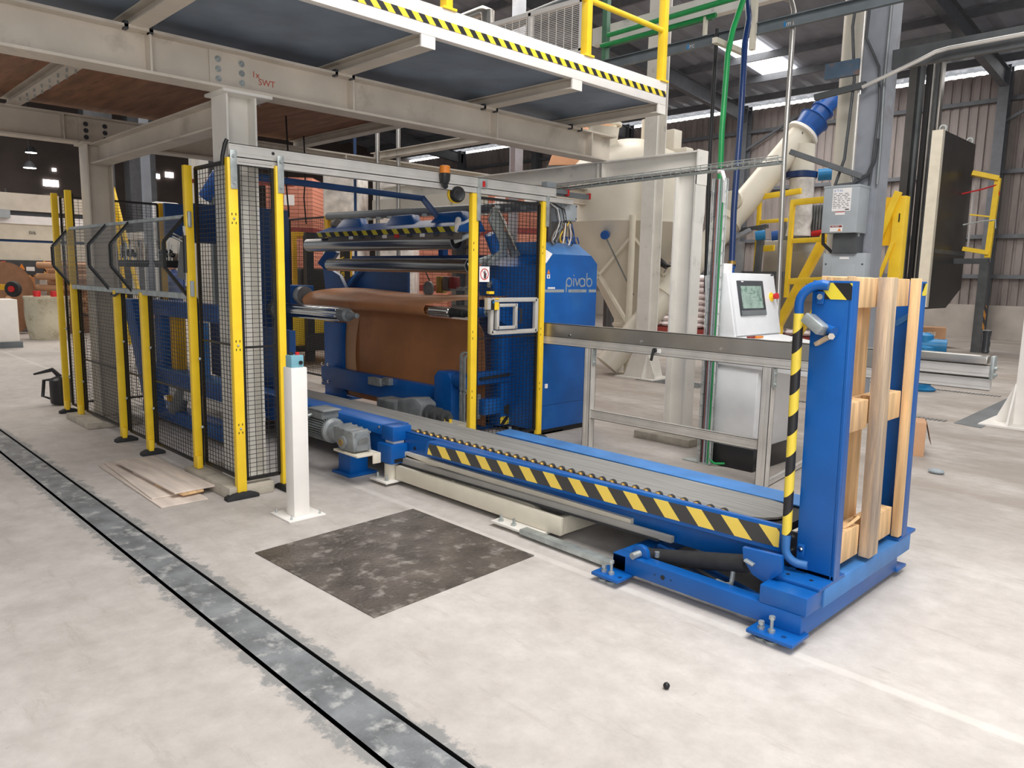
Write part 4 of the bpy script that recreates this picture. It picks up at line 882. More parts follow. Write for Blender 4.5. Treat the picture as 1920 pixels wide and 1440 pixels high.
MB().cyl((-9.28, 5.1, 1.33), (-9.12, 5.1, 1.33), .12, n=28).build('chuck_drum', 'motor_grey', wd)
MB().box(-9.75, -9.25, 4.95, 5.3, 1.18, 1.46).build('chuck_housing', 'blue', wd, bevel=.01)
dd = MB().cyl((-7.3, 5.75, 1.47), (-7.3, 5.72, 1.47), .09, n=28).build('grey_disc', 'motor_grey', wd)
MB().tube([(-7.3, 5.76, 1.55), (-7.4, 5.76, 1.68), (-7.25, 5.76, 1.74), (-7.1, 5.76, 1.7)], .008, 6).build('cable', 'black', wd)
for i, (x, m) in enumerate(((-7.12, 'brass'), (-7.0, 'alu_dark'), (-6.88, 'dark_red'))): MB().box(x - .05, x + .05, 5.74, 5.84, 1.42 + .03 * i, 1.62).build('valve_unit', m, wd, bevel=.01)
MB().box(-7.05, -6.3, 5.78, 5.82, 1.46, 1.5).build('cross_rod', 'zinc', wd)
# second gear motor behind the belt
gm = thing('gear_motor', 'grey gear motor lying behind the belt in front of the paper sheet', 'motor', (-6.3, 4.68, 0))
b = MB().box(-6.72, -6.36, 4.58, 4.78, .16, .32)
for i in range(9): b.box(-6.7, -6.4, 4.572, 4.58, .175 + i * .016, .182 + i * .016)
b.build('ribbed_housing', 'motor_grey', gm, bevel=.006)
MB().prism([(-6.38, 4.58, .14), (-5.98, 4.58, .17), (-5.94, 4.58, .35), (-6.05, 4.58, .4), (-6.34, 4.58, .36)], (0, .2, 0)).build('gearbox', 'motor_grey', gm, bevel=.02)
b = MB()
for i, (x, r) in enumerate(((-5.94, .085), (-5.88, .055), (-5.82, .075), (-5.76, .05), (-5.71, .065))): b.cyl((x, 4.68, .255), (x + .045, 4.68, .255), r, n=24)
b.cyl((-5.94, 4.68, .255), (-5.6, 4.68, .255), .03, n=16); b.build('shaft_coupling', 'dark_steel', gm)
MB().box(-6.6, -6.1, 4.6, 4.76, 0, .15).build('motor_stand', 'navy', gm)
vb = MB().box(-5.75, -5.45, 4.62, 4.78, .18, .215).box(-5.74, -5.7, 4.64, 4.76, 0, .18).box(-5.52, -5.48, 4.64, 4.76, 0, .18).build('valve_block', 'cream_paint', None, 'small pale valve bracket with two yellow caps behind the belt', 'bracket')
for x in (-5.68, -5.58): MB().cyl((x, 4.66, .215), (x, 4.66, .245), .016, n=10).build('yellow_cap', 'sticker_yellow', vb)
# kraft paper: sheet thrown over the mandrel and hanging down behind the base beam
ks = [(5.75, 1.42), (5.5, 1.41), (5.28, 1.385), (5.14, 1.36), (5.05, 1.32), (5.025, 1.27), (5.05, 1.215), (5.12, 1.19), (5.25, 1.17), (5.34, 1.05), (5.36, .8), (5.37, .45), (5.38, .04)]
vs = []; fs = []; nx = 22
for i in range(nx + 1):
    u = i / nx
    for k, (y, z) in enumerate(ks):
        t = k / (len(ks) - 1)
        xl = -9.1 + (.55 + .25 * math.sin(t * 5)) * max(0, (t - .55) / .45) ** .6 * 1.0 if k > 7 else -9.1
        xr = -5.75 if k <= 2 else (-6.48 if k <= 7 else -5.85)
        if k == 3: xr = -6.1
        wv = .012 * math.sin(9 * u + 3 * t) * (1 if 5 < k else .8)
        vs.append((xl + (xr - xl) * u, y + wv, z + (.02 * math.sin(7 * u + 1) if k < 4 else 0)))
nk = len(ks)
for i in range(nx):
    for k in range(nk - 1): fs.append((i * nk + k, i * nk + k + 1, (i + 1) * nk + k + 1, (i + 1) * nk + k))
kp = MB().add(vs, fs).build('kraft_sheet', 'kraft', None, 'brown kraft paper sheet draped over the mandrel and hanging to the floor', 'paper', smooth=80)
so = kp.modifiers.new('thickness', 'SOLIDIFY'); so.thickness = .003
pr = []
vs = []; fs = []
for k in range(12):
    t = k / 11; z = 1.16 - 1.08 * t
    for j in range(6):
        a = j / 5; x = -8.42 - .12 * math.sin(t * 3.0) + a * .26; vs.append((x, 5.325 - .05 * math.sin(a * math.pi * .9 + .3), z))
for k in range(11):
    for j in range(5): fs.append((k * 6 + j, k * 6 + j + 1, (k + 1) * 6 + j + 1, (k + 1) * 6 + j))
fl_ = MB().add(vs, fs).build('curled_edge', 'cardboard', kp, smooth=80); fl_.modifiers.new('thickness', 'SOLIDIFY').thickness = .003

# ================================================================== ROLL LIFTER seen through the left fence
rlf = thing('roll_lifter', 'blue roll lifter frame behind the left side fence', 'lifter', (-8, 3, 0))
MB().box(-8.9, -6.7, 2.93, 3.05, 1.16, 1.32).build('top_beam', 'blue', rlf, bevel=.004)
MB().prism([(-9.35, 2.9, 1.3), (-9.05, 2.9, 1.3), (-8.45, 2.9, .1), (-8.75, 2.9, .05)], (0, .12, 0)).build('slanted_leg', 'blue', rlf, bevel=.004)
MB().box(-8.52, -8.32, 2.96, 3.1, .3, 1.2).build('upright', 'blue', rlf, bevel=.004)
MB().box(-8.2, -8.05, 3.0, 3.1, .55, 1.15).build('guide_column', 'yellow_dark', rlf)
MB().box(-7.55, -7.45, 3.0, 3.1, .45, 1.12).build('upright', 'blue_dusty', rlf)
MB().box(-8.5, -6.3, 2.95, 3.1, .42, .58).build('lower_beam', 'blue', rlf, bevel=.004)
MB().box(-8.5, -6.3, 2.94, 3.1, .58, .6).build('beam_cap', 'blue_dusty', rlf)
MB().box(-8.4, -6.3, 3.0, 3.1, .3, .4).build('white_skirt', 'white_paint', rlf)
MB().box(-9.0, -6.6, 2.95, 3.15, .03, .16).build('base', 'blue', rlf, bevel=.004)
MB().box(-7.9, -6.2, 3.3, 3.36, .55, 1.12).build('back_panel', 'navy', rlf)
for z in (.68, .83, .98): MB().prism([(-7.25, 3.295, z - .05), (-7.15, 3.295, z), (-7.15, 3.295, z + .07), (-7.25, 3.295, z + .02)], (0, .004, 0)).build('yellow_mark', 'yellow_dark', rlf)
MB().cyl((-8.1, 3.0, .16), (-7.95, 3.02, .42), .09, .06, 18).build('hydraulic_foot', 'motor_grey', rlf)
MB().box(-9.05, -8.95, 3.6, 4.0, 1.95, 2.4).box(-9.02, -8.97, 3.28, 3.6, 2.0, 2.38).build('shield_plate', 'navy', rlf)
# gripper heads: dark trays bristling with rods
for i, (x0, y0) in enumerate(((-9.75, 3.05), (-9.25, 3.3))):
    gr = MB().prism([(x0 - .2, y0, 1.74), (x0 + .22, y0, 1.74), (x0 + .17, y0, 1.66), (x0 - .15, y0, 1.66)], (.1, .2, 0)).build('gripper_tray', 'rubber', rlf)
    b = MB(); random.seed(i + 3)
    for k in range(16):
        px_, py_ = x0 - .2 + random.random() * .5, y0 + random.random() * .2; b.cyl((px_, py_, 1.74), (px_ + random.uniform(-.02, .02), py_, 1.86 + random.random() * .12), .008, n=6)
    b.build('gripper_rods', 'chrome', gr)['kind'] = 'stuff'
    b = MB()
    for k in range(7): b.sphere((x0 - .15 + k * .07, y0 + .05, 1.8 + .04 * (k % 2)), .03, 8, 6)
    b.build('gripper_pads', 'plastic_black', gr)['kind'] = 'stuff'
MB().prism([(-8.75, 3.3, 1.55), (-8.3, 3.3, 1.5), (-8.3, 3.3, 1.95), (-8.6, 3.3, 2.0)], (0, .03, 0)).build('grey_plate', 'galv_panel', rlf)
for dz in (0, .04): MB().cyl((-8.75, 3.28, 2.0 + dz), (-8.3, 3.28, 1.9 + dz), .015, n=8).build('rod', 'chrome', rlf)

# ================================================================== CABINET
cb_ = thing('control_cabinet', 'tall blue electrical cabinet with grey logo lettering beside the fence', 'cabinet', (-5.8, 6.0, 0))
FX = -5.27
lo = [(5.57, .06), (6.45, .06), (6.45, 1.78), (6.34, 1.872), (5.73, 1.872), (5.62, 1.77), (5.57, 1.74)]
b = MB(); A = [(FX, y, z) for y, z in lo]; B_ = [(-6.2, y, z) for y, z in lo]
nn = len(lo); b.add(A + B_, [tuple(range(nn)), tuple(range(nn, 2 * nn))[::-1]] + [(i, nn + i, nn + (i + 1) % nn, (i + 1) % nn) for i in range(nn)])
body = b.build('body', 'blue', cb_, bevel=.004)
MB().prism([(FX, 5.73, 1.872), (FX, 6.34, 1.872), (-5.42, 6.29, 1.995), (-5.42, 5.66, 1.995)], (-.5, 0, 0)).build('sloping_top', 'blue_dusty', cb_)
MB().add([(FX - .002, 5.575, 1.765), (FX + .001, 5.64, 1.78), (FX + .001, 5.728, 1.873), (FX - .08, 5.63, 1.955), (FX - .08, 5.575, 1.955)], [(0, 1, 2, 3, 4)]).build('corner_glare_panel', 'paper_white', cb_)  # white facet paints the glare on the cabinet's left chamfer
MB().prism([(FX + .001, 6.34, 1.87), (FX + .001, 6.45, 1.78), (FX - .1, 6.45, 1.8), (FX - .1, 6.34, 1.9)], (0, 0, .004)).build('corner_trim', 'blue_dusty', cb_)
MB().box(-6.15, -5.3, 5.6, 6.42, 0, .06).build('plinth', 'black', cb_)
dr = MB().box(FX, FX + .008, 5.585, 6.44, .32, 1.74).build('door', 'blue', cb_, bevel=.003)
MB().box(FX + .008, FX + .018, 5.655, 5.69, .5, .545).build('lock', 'paper_white', dr); 
LX_ = FX + .0085
b = MB()
for y0, y1 in ((5.6, 5.91), (5.98, 6.27), (6.31, 6.43)): b.box(LX_, LX_ + .0012, y0, y1, 1.485, 1.515)
b.build('grey_stripe', 'logo_grey', dr)
MB().box(LX_, LX_ + .0015, 5.66, 5.77, 1.522, 1.537).build('white_label', 'paper_white', dr)
text('stripe_lettering', 'M A C H I N E R Y', .022, (LX_ + .0014, 6.02, 1.4925), (0, 1, 0), (0, 0, 1), 'ink', dr, .0004)
_lz = [0]
def ring2(b, yc, zc, r, t, a0=0, a1=360, n=28):
    k = int(n * (a1 - a0) / 360); pts = []
    for i in range(k):
        t0, t1 = math.radians(a0 + (a1 - a0) * i / k), math.radians(a0 + (a1 - a0) * (i + 1) / k)
        q = [(LX_ + .0014, yc + rr * math.cos(t_), zc + rr * math.sin(t_)) for rr, t_ in ((r - t / 2, t0), (r + t / 2, t0), (r + t / 2, t1), (r - t / 2, t1))]
        b.add(q, [(0, 1, 2, 3)])
def stroke(b, p, q, t):
    p, q = Vector(p), Vector(q); d = (q - p).normalized(); n_ = Vector((-d.y, d.x)) * t / 2
    b.add([(LX_ + .001, v.x, v.y) for v in (p - n_, p + n_, q + n_, q - n_)], [(0, 1, 2, 3)])
b = MB(); t_ = .014; zc = 1.59; r = .042
ring2(b, 5.985, zc, r, t_); stroke(b, (5.943, zc), (5.943, 1.487), t_)
stroke(b, (6.058, zc - r), (6.058, zc + r), t_); ring2(b, 6.058, zc + r + .03, .004, .008)
stroke(b, (6.085, zc + r), (6.115, zc - r), t_); stroke(b, (6.115, zc - r), (6.148, zc + r), t_)
ring2(b, 6.195, zc, r, t_); stroke(b, (6.237, zc - r), (6.237, zc + r), t_); 
ring2(b, 6.312, zc, r, t_); stroke(b, (6.27, zc), (6.27, zc + .1), t_)
b.build('logo_lettering', 'logo_grey', dr)
ws = MB().prism([(LX_, 5.645, 1.672), (LX_, 5.69, 1.672), (LX_, 5.667, 1.715)], (.0012, 0, 0)).build('warning_triangle', 'orange', dr)
MB().box(LX_, LX_ + .0012, 5.645, 5.69, 1.625, 1.665).build('padlock_label', 'paper_white', dr)
MB().box(LX_ + .001, LX_ + .0016, 5.66, 5.675, 1.635, 1.655).build('padlock_symbol', 'ink', dr)
# junction boxes, cables and struts on top
jb = thing('junction_box', 'pale grey junction box with a fan of cables above the blue cabinet', 'box', (-5.3, 5.95, 2.2))
MB().box(-5.42, -5.26, 5.85, 6.06, 2.21, 2.385).build('housing', 'box_grey', jb, bevel=.004)
MB().box(-5.26, -5.245, 5.87, 6.06, 2.22, 2.385).build('lid', 'box_grey', jb, bevel=.004)
for y in (5.885, 6.045):
    for z in (2.24, 2.365): MB().cyl((-5.245, y, z), (-5.242, y, z), .008, n=10).build('screw', 'dark_grey', jb)
MB().box(-5.46, -5.38, 5.74, 5.88, 2.36, 2.6).build('upper_box', 'box_grey', jb, bevel=.004)
cols = ['ink', 'ink', 'logo_grey', 'paper_white', 'cardboard', 'ink', 'orange', 'logo_grey', 'sticker_yellow', 'paper_white', 'ink', 'blue', 'ink']
random.seed(11)
for i, c_ in enumerate(cols):
    y = 5.86 + .19 * i / len(cols); s_ = random.uniform(-.15, .05) if i < 9 else random.uniform(.0, .12)
    x = -5.25 - .08 * random.random(); zb = 1.998 - .03 * random.random()
    pts = [(x, y, 2.215)]
    for k in range(1, 9):
        t = k / 8; pts.append((x - .04 * t, y + s_ * math.sin(t * math.pi * .75) * 1.0, 2.215 - (2.215 - zb) * (t ** .8) - .01 * math.sin(t * 3.1)))
    MB().cyl((x, y, 2.195), (x, y, 2.215), .01, n=8).build('cable_gland', 'brass' if i > 9 else 'plastic_black', jb)
    MB().tube(pts, .006, 6).build('cable', c_, jb)
for i in range(5):
    y = 5.69 + .035 * i; MB().tube([(-5.25, 5.6 + .02 * i, 2.38), (-5.24, y + .03, 2.32), (-5.25, y + .08, 2.2), (-5.3, y + .05 + .02 * i, 2.05), (-5.33, y + .03 + .03 * i, 2.0)], .005, 6).build('cable', ['ink', 'paper_white', 'logo_grey', 'ink', 'ink'][i], jb)
for i in range(4): MB().tube([(-5.36, 5.98 + i * .06, 1.995), (-5.36, 5.985 + i * .06, 2.05 + .01 * (i % 2)), (-5.36, 6.03 + i * .06, 2.06), (-5.36, 6.06 + i * .06, 1.995)], .007, 6).build('hose_loop', 'motor_blue', jb)
for y0, y1, nm in ((5.55, 5.94, 'left'), (5.55, 6.33, 'right')):
    s = thing('strut_channel', 'grey strut channel with red end cap above the cabinet, ' + ('shorter, cap nearer the header rail' if nm == 'left' else 'longer, cap further right'), 'strut', (-5.3, y1, 2.46))
    xx = -5.3 if nm == 'left' else -5.34
    MB().bar((xx, y0, 2.5 if nm == 'left' else 2.485), (xx, y1, 2.5 if nm == 'left' else 2.49), .045, .04 if nm == 'left' else .05).build('channel', 'galv_panel', s)
    MB().box(xx - .03, xx + .03, y1, y1 + .025, 2.465, 2.53).build('end_cap', 'red', s, bevel=.006)

# ================================================================== BARRIER and CONSOLE
ba = thing('barrier', 'aluminium profile barrier with sheet metal top rail behind the conveyor', 'barrier', (-3.3, 5.57, 0))
MB().box(-5.27, -1.75, 5.55, 5.556, 1.055, 1.185).box(-5.27, -1.75, 5.55, 5.62, 1.18, 1.186).build('sheet_rail', 'stainless', ba)
extrusion(MB(), (-5.27, 5.575, 1.015), (-1.27, 5.575, 1.015), .045, .08).build('top_profile', 'aluminium', ba)
extrusion(MB(), (-1.85, 5.56, 1.1), (-1.27, 5.56, 1.1), .045, .08).build('end_profile', 'aluminium', ba)
MB().box(-1.85, -1.29, 5.52, 5.6, 1.145, 1.2).build('end_cover', 'stainless', ba, bevel=.01)
MB().box(-1.275, -1.255, 5.53, 5.6, 1.05, 1.2).build('end_bracket', 'zinc', ba, bevel=.004)
for z in (1.08, 1.12): MB().cyl((-1.255, 5.565, z), (-1.24, 5.565, z), .012, n=10).build('bolt', 'zinc', ba)
MB().lathe([(.02, 0), (.026, .01), (.022, .03), (.026, .06), (.022, .09), (.028, .145), (.02, .15)], (-1.315, 5.54, 1.215), 14).build('grip', 'plastic_black', ba)
for x in (-4.6, -2.78):
    p = extrusion(MB(), (x, 5.575, 0.01), (x, 5.575, .975), .08, .08, up=(0, 1, 0)).build('post', 'aluminium', ba)
    MB().box(x + .045, x + .053, 5.55, 5.6, .82, .97).build('corner_plate', 'zinc', p)
    for z in (.845, .93): MB().bolt((x + .053, 5.575, z), (1, 0, 0), .008, .006).build('bolt', 'zinc', p)
extrusion(MB(), (-4.56, 5.575, .345), (-2.82, 5.575, .345), .045, .085).build('lower_profile', 'aluminium', ba)
extrusion(MB(), (-2.77, 5.63, .03), (-2.9, 6.7, .03), .04, .04).build('floor_brace', 'aluminium', ba)
for x in (-4.85, -4.0, -3.2, -2.3): MB().bolt((x, 5.55, 1.085), (0, -1, 0), .008, .008).build('bolt', 'chrome', ba)
lv = MB().cyl((-3.84, 5.55, 1.02), (-3.84, 5.52, 1.02), .02, n=14).build('clamp_lever', 'plastic_black', ba)
MB().bar((-3.84, 5.52, 1.03), (-3.85, 5.5, .93), .018, .022).build('lever_arm', 'plastic_black', lv, bevel=.004)
MB().box(-3.83, -3.79, 5.545, 5.553, 1.0, 1.035).build('lever_block', 'white_paint', lv)
co = thing('control_console', 'light grey control console with touch screen and red stop button', 'console', (-3.3, 6.3, 0))
MB().box(-3.6, -3.07, 5.956, 6.68, .2, 1.0).build('base_cabinet', 'console_grey', co, bevel=.004)
MB().box(-3.58, -3.075, 5.95, 5.957, .23, .86).build('side_panel', 'console_grey', co, bevel=.003)
MB().box(-3.085, -3.065, 5.985, 6.66, .24, .88).build('front_door', 'console_grey', co, bevel=.003)
pl2 = MB().box(-3.58, -3.06, 5.95, 6.68, .0, .2).build('plinth', 'plastic_black', co, bevel=.01)
MB().cyl((-3.33, 5.951, .03), (-3.33, 5.949, .03), .035, n=18).build('cable_opening', 'black', pl2)
MB().prism([(-3.58, 5.93, .92), (-2.52, 5.93, .88), (-2.52, 5.93, 1.05), (-3.3, 5.93, 1.155), (-3.58, 5.93, 1.155)], (0, .85, 0)).build('desk', 'console_grey', co, bevel=.004)
mb_ = MB().prism([(-3.31, 5.956, 1.156), (-3.425, 5.956, 1.71), (-3.64, 5.956, 1.68), (-3.6, 5.956, 1.156)], (0, .83, 0)).build('monitor_housing', 'console_grey', co, bevel=.004)
fo, fu, fv = V(-3.425, 5.956, 1.71), V(0, 1, 0), V(.115, 0, -.554).normalized(); fn = fu.cross(fv) * -1
if fn.x < 0: fn = -fn
def fpt(u, v, d=0): return fo + fu * (u * .83) + fv * (v * .566) + fn * d
def fbox(u0, u1, v0, v1, d0, d1): return MB().hexa([fpt(u0, v1, d0), fpt(u1, v1, d0), fpt(u1, v1, d1), fpt(u0, v1, d1), fpt(u0, v0, d0), fpt(u1, v0, d0), fpt(u1, v0, d1), fpt(u0, v0, d1)])
fd = fbox(.03, .985, .015, .985, .0, .02).build('door', 'console_grey', mb_, bevel=.004)
scr = fbox(.13, .68, .13, .68, .02, .034).build('screen_bezel', 'dark_grey', mb_, bevel=.003)
fbox(.135, .675, .6, .675, .034, .036).build('bezel_strip', 'galv_panel', scr)
fbox(.175, .62, .215, .57, .034, .0352).build('display', 'screen', scr)
for i in range(4):
    u0 = .2 + .1 * i; fbox(u0, u0 + .1 + .04 * (i % 2), .27 + .06 * i, .276 + .06 * i, .0352, .0356).build('display_mark', 'green_steel', scr)
fbox(.2, .25, .14, .155, .034, .0352).build('bezel_mark', 'paper_white', scr)
fbox(.91, .97, .015, .04, .02, .022).build('name_plate', 'ink', mb_)
es = MB().cyl(fpt(.86, .39, .02), fpt(.86, .39, .028), .042, n=24).build('stop_plate', 'sticker_yellow', mb_)
MB().cyl(fpt(.86, .39, .028), fpt(.86, .39, .05), .022, n=18).build('stop_collar', 'sticker_yellow', es); MB().cyl(fpt(.86, .39, .05), fpt(.86, .39, .085), .026, .03, 18).build('stop_button', 'red', es)
MB().box(-3.6, -3.47, 5.98, 6.13, 1.695, 1.79).build('white_box', 'paper_white', None, 'small white box lying on top of the console', 'box', bevel=.004)
for (x, y, c_, rz) in ((-3.2, 6.05, 'dark_red', .3), (-3.18, 6.14, 'orange', .1)): MB().box(x - .015, x + .015, y - .06, y + .05, 1.15, 1.17).build('pen', c_, None, ('red' if c_ == 'dark_red' else 'orange') + ' marker lying on the console desk', 'pen')
MB().tube([(-3.0, 6.35, 1.12), (-2.98, 6.4, 1.13), (-2.96, 6.42, 1.115), (-2.98, 6.5, 1.12), (-3.01, 6.47, 1.12)], .006, 6).build('key_bunch', 'dark_grey', None, 'small bunch of keys on the console desk', 'keys')
# ================================================================== RIGHT HAND BACKGROUND
# wire cable trays
def wire_tray(name, p, q, wd, dp_, lab, cables, up=(0, 0, 1), step=.1):
    p, q = V(p), V(q); d = (q - p).normalized(); u = V(up); a = d.cross(u).normalized(); l = (q - p).length
    r = thing(name, lab, 'cable tray', p)
    b = MB()
    for s, h in ((-.5, 0), (-.17, 0), (.17, 0), (.5, 0), (-.5, .5), (.5, .5), (-.5, 1), (.5, 1)): b.cyl(p + a * s * wd + u * h * dp_, q + a * s * wd + u * h * dp_, .004, n=6)
    n = int(l / step)
    for i in range(n + 1):
        o = p + d * (l * i / n); b.tube([o - a * wd / 2 + u * dp_, o - a * wd / 2, o + a * wd / 2, o + a * wd / 2 + u * dp_], .0035, 5)
    b.build('basket', 'zinc', r)
    for i, (m, s, h, rr) in enumerate(cables):
        MB().tube([p + a * s * wd + u * h, (p + q) / 2 + a * (s + .05) * wd + u * (h + .006), q + a * s * wd + u * h], rr, 6).build('cable', m, r)
    return r
wire_tray('cable_tray', (-6.2, 6.0, 2.52), (-3.02, 6.0, 2.6), .1, .055, 'horizontal wire basket cable tray running in front of the white cross beam', [('ink', -.25, .012, .006), ('dark_grey', .1, .012, .006)])
vt = wire_tray('cable_tray', (-3.5, 5.92, .01), (-3.5, 5.92, 2.5), .12, .05, 'upright wire basket cable tray rising beside the grey console', [('green_pipe', .25, .02, .009), ('paper_white', .38, .02, .008), ('logo_grey', -.1, .02, .01), ('dark_red', -.2, .02, .007), ('logo_grey', .1, .015, .008), ('ink', -.35, .02, .006)], up=(0, -1, 0))
MB().tube([(-3.47, 5.9, .1), (-3.45, 5.9, .05), (-3.4, 5.9, .025), (-3.33, 5.95, .03)], .01, 8).build('cable', 'green_pipe', vt)
MB().box(-3.72, -3.45, 5.88, 6.0, .0, .012).build('floor_bracket', 'zinc', vt)
MB().tube([(-3.46, 5.9, 2.3), (-3.46, 5.9, 2.48), (-3.5, 5.92, 2.56), (-3.56, 5.96, 2.57)], .016, 8).build('white_hose', 'paper_white', vt)
# service pipes dropping from the roof
def pipe_thing(name, pts, r, m, lab, cat='pipe', n=14): return MB().tube(pts, r, n).build(name, m, None, lab, cat)
pipe_thing('green_pipe', [(-6.9, 8.5, 4.92), (-4.88, 8.4, 4.92), (-4.76, 8.3, 4.86), (-4.73, 8.05, 4.45), (-4.72, 7.95, 4.17), (-4.68, 7.85, 3.3), (-4.6, 7.8, 1.2)], .032, 'green_pipe', 'bright green pipe turning down from the ceiling beside the navy pipe')
pipe_thing('green_pipe', [(-7.1, 8.6, 4.84), (-5.3, 8.6, 4.86)], .03, 'green_pipe', 'level green pipe running behind the yellow railing, lower of two')
pipe_thing('navy_pipe', [(-4.9, 8.6, 5.05), (-4.68, 8.3, 4.6), (-4.6, 8.1, 4.3), (-4.54, 8.0, 3.5), (-4.47, 7.85, 2.4), (-4.4, 7.75, 1.85)], .034, 'blue_pipe', 'navy blue pipe descending in front of the wall to a brass valve')
vv = MB().lathe([(.03, -.1), (.05, -.08), (.05, -.04), (.035, -.03), (.035, .05), (.045, .06), (.045, .1)], (-4.4, 7.75, 1.72), 14).build('pipe_valve', 'motor_blue', None, 'small blue valve with copper collar at the end of the navy pipe', 'valve')
MB().cyl((-4.4, 7.75, 1.8), (-4.4, 7.75, 1.86), .045, n=14).build('copper_collar', 'brass', vv)
pipe_thing('black_pipe', [(-5.12, 8.35, 4.6), (-5.01, 8.16, 3.06), (-4.85, 7.98, 1.5)], .024, 'black', 'thin black pipe hanging left of the green pipe')
pipe_thing('steel_pipe', [(-4.6, 8.6, 4.95), (-4.32, 8.57, 4.8), (-4.26, 8.53, 4.66), (-4.24, 8.5, 4.42), (-4.14, 8.3, 3.0), (-4.02, 8.16, 1.2), (-4.0, 8.1, .0)], .028, 'stainless', 'polished steel pipe bending down right of the navy pipe')
gb = thing('channel_beam', 'dark grey channel beam carrying pipes across the upper right', 'beam', (-5.2, 8.5, 4.45))
MB().channel((-9.0, 8.5, 4.52), (-2.6, 8.5, 4.54), .06, .13, .01).build('section', 'channel_grey', gb)
for x in (-5.62, -4.35):
    text('name_plate', 'ITC', .05, (x + .03, 8.49, 4.5), (1, 0, 0), (0, 0, 1), 'paper_white', gb, .0006)
    MB().box(x, x + .03, 8.488, 8.49, 4.49, 4.55).build('plate', 'cyan_blue', gb)
MB().box(-5.45, -5.42, 8.56, 8.62, 4.58, 4.86).box(-4.9, -4.84, 7.9, 8.55, 4.3, 4.36).box(-4.72, -4.66, 8.4, 8.46, 4.3, 5.2).build('hanger_bracket', 'cream_paint', gb)
MB().bar((-6.6, 9.3, 4.2), (-4.2, 7.0, 3.5), .08, .1).bar((-6.6, 9.3, 4.2), (-6.6, 9.3, 4.75), .03).build('sloping_brace', 'channel_grey', None, 'sloping grey steel brace under the roof behind the pipes', 'brace') if False else None
mr = thing('mesh_railing', 'white wire mesh railing of the upper floor behind the yellow post', 'railing', (-7.9, 8, 4.6))
b = MB(); b.bar((-9.2, 8, 5.32), (-6.9, 8, 5.26), .05, .06); b.bar((-9.2, 8, 4.66), (-6.9, 8, 4.62), .05, .06)
for x in (-8.7, -7.9, -6.95): b.bar((x, 8, 4.62), (x, 8, 5.3), .05)
b.build('frame', 'white_paint', mr); MB().wires((-9.2, 8, 4.66), (1, 0, 0), (0, 0, 1), 16, 26, 2.3, .62, .007).build('mesh', 'white_paint', mr, smooth=0)
gr_ = thing('green_railing', 'dull green steel railing behind the yellow platform posts', 'railing', (-7, 8.7, 4.5))
MB().box(-7.14, -7.06, 8.66, 8.74, 4.4, 6.2).build('post', 'green_steel', gr_)
MB().cyl((-7.1, 8.7, 4.86), (-5.4, 8.7, 4.88), .035, n=12).build('rail', 'green_steel', gr_)
MB().box(-7.6, -4.2, 9.0, 9.12, 5.02, 5.26).build('overhead_beam', 'white_steel', None, 'white overhead beam behind the yellow railing', 'beam')
MB().tube([(-10.9, 9, 6.0), (-10.0, 9, 6.02), (-9.9, 9, 5.98), (-9.88, 9, 5.7)], .1, 14).build('air_duct', 'stainless', None, 'bent grey duct end near the top edge of the frame', 'duct')
MB().cyl((-11, 9.2, 5.7), (-7.8, 9.2, 5.86), .09, n=16).build('air_duct', 'channel_grey', None, 'long straight grey duct above the white mesh railing', 'duct')
# tank with cone
tk = thing('hopper_tank', 'large cream hopper tank with conical base behind the blue cabinet', 'tank', (-8.65, 11.45, 0))
tc = V(-8.65, 11.45, 0)
MB().lathe([(1.13, 2.62), (1.13, 3.45), (1.1, 3.58), (.85, 3.85), (.3, 4.1), (0.01, 4.12)], tc, 64).build('shell', 'tank_cream', tk, smooth=50)
MB().lathe([(.2, .88), (1.13, 2.6), (1.145, 2.61), (1.145, 2.635), (1.13, 2.64)], tc, 64).build('cone', 'tank_cream', tk, smooth=50)
MB().lathe([(.2, .62), (.22, .62), (.22, .66), (.2, .68), (.2, .74), (.23, .76), (.23, .8), (.2, .82), (.2, .9)], tc, 32).build('outlet', 'cream_paint', tk)
ang0 = math.atan2(10.57 - 11.45, -7.9 + 8.65)
lp = []
for i in range(4):
    a = ang0 + i * math.pi / 2; p = tc + V(1.15 * math.cos(a), 1.15 * math.sin(a), 0); lp.append(p)
    lg = MB().cyl(p, p + V(0, 0, 2.7), .055, n=16).build('leg', 'cream_paint', tk)
    MB().box(p.x - .12, p.x + .12, p.y - .12, p.y + .12, 0, .02).build('foot_plate', 'cream_paint', lg)
for i in range(4):
    p, q = lp[i], lp[(i + 1) % 4]
    MB().bar(p + V(0, 0, 2.35), p * .45 + q * .55 + V(0, 0, 1.68), .05).bar(q + V(0, 0, 2.35), p * .45 + q * .55 + V(0, 0, 1.68), .05).bar(p * .45 + q * .55 + V(0, 0, 1.68), p + V(0, 0, .85), .05).bar(p * .45 + q * .55 + V(0, 0, 1.68), q + V(0, 0, .85), .05).build('brace', 'cream_paint', tk)
s1 = tc + V(.28, -1.0, 2.38); MB().cyl(s1, s1 + V(.1, -.16, -.02), .075, n=16).build('level_sensor', 'motor_blue', tk); MB().cyl(s1 + V(-.02, .05, 0), s1, .05, n=12).build('sensor_socket', 'paper_white', tk)
MB().cyl(s1 + V(.06, -.08, -.05), tc + V(.55, -.5, 1.35), .014, n=8).build('sensor_conduit', 'galv_panel', tk)
s2 = tc + V(.78, -.1, 1.95); MB().cyl(s2, s2 + V(.16, .02, -.1), .065, .05, 16).build('level_sensor', 'plastic_black', tk); MB().tube([s2 + V(.16, .02, -.1), s2 + V(.3, .1, -.05), s2 + V(.5, .4, .3)], .014, 6).build('sensor_cable', 'black', tk)
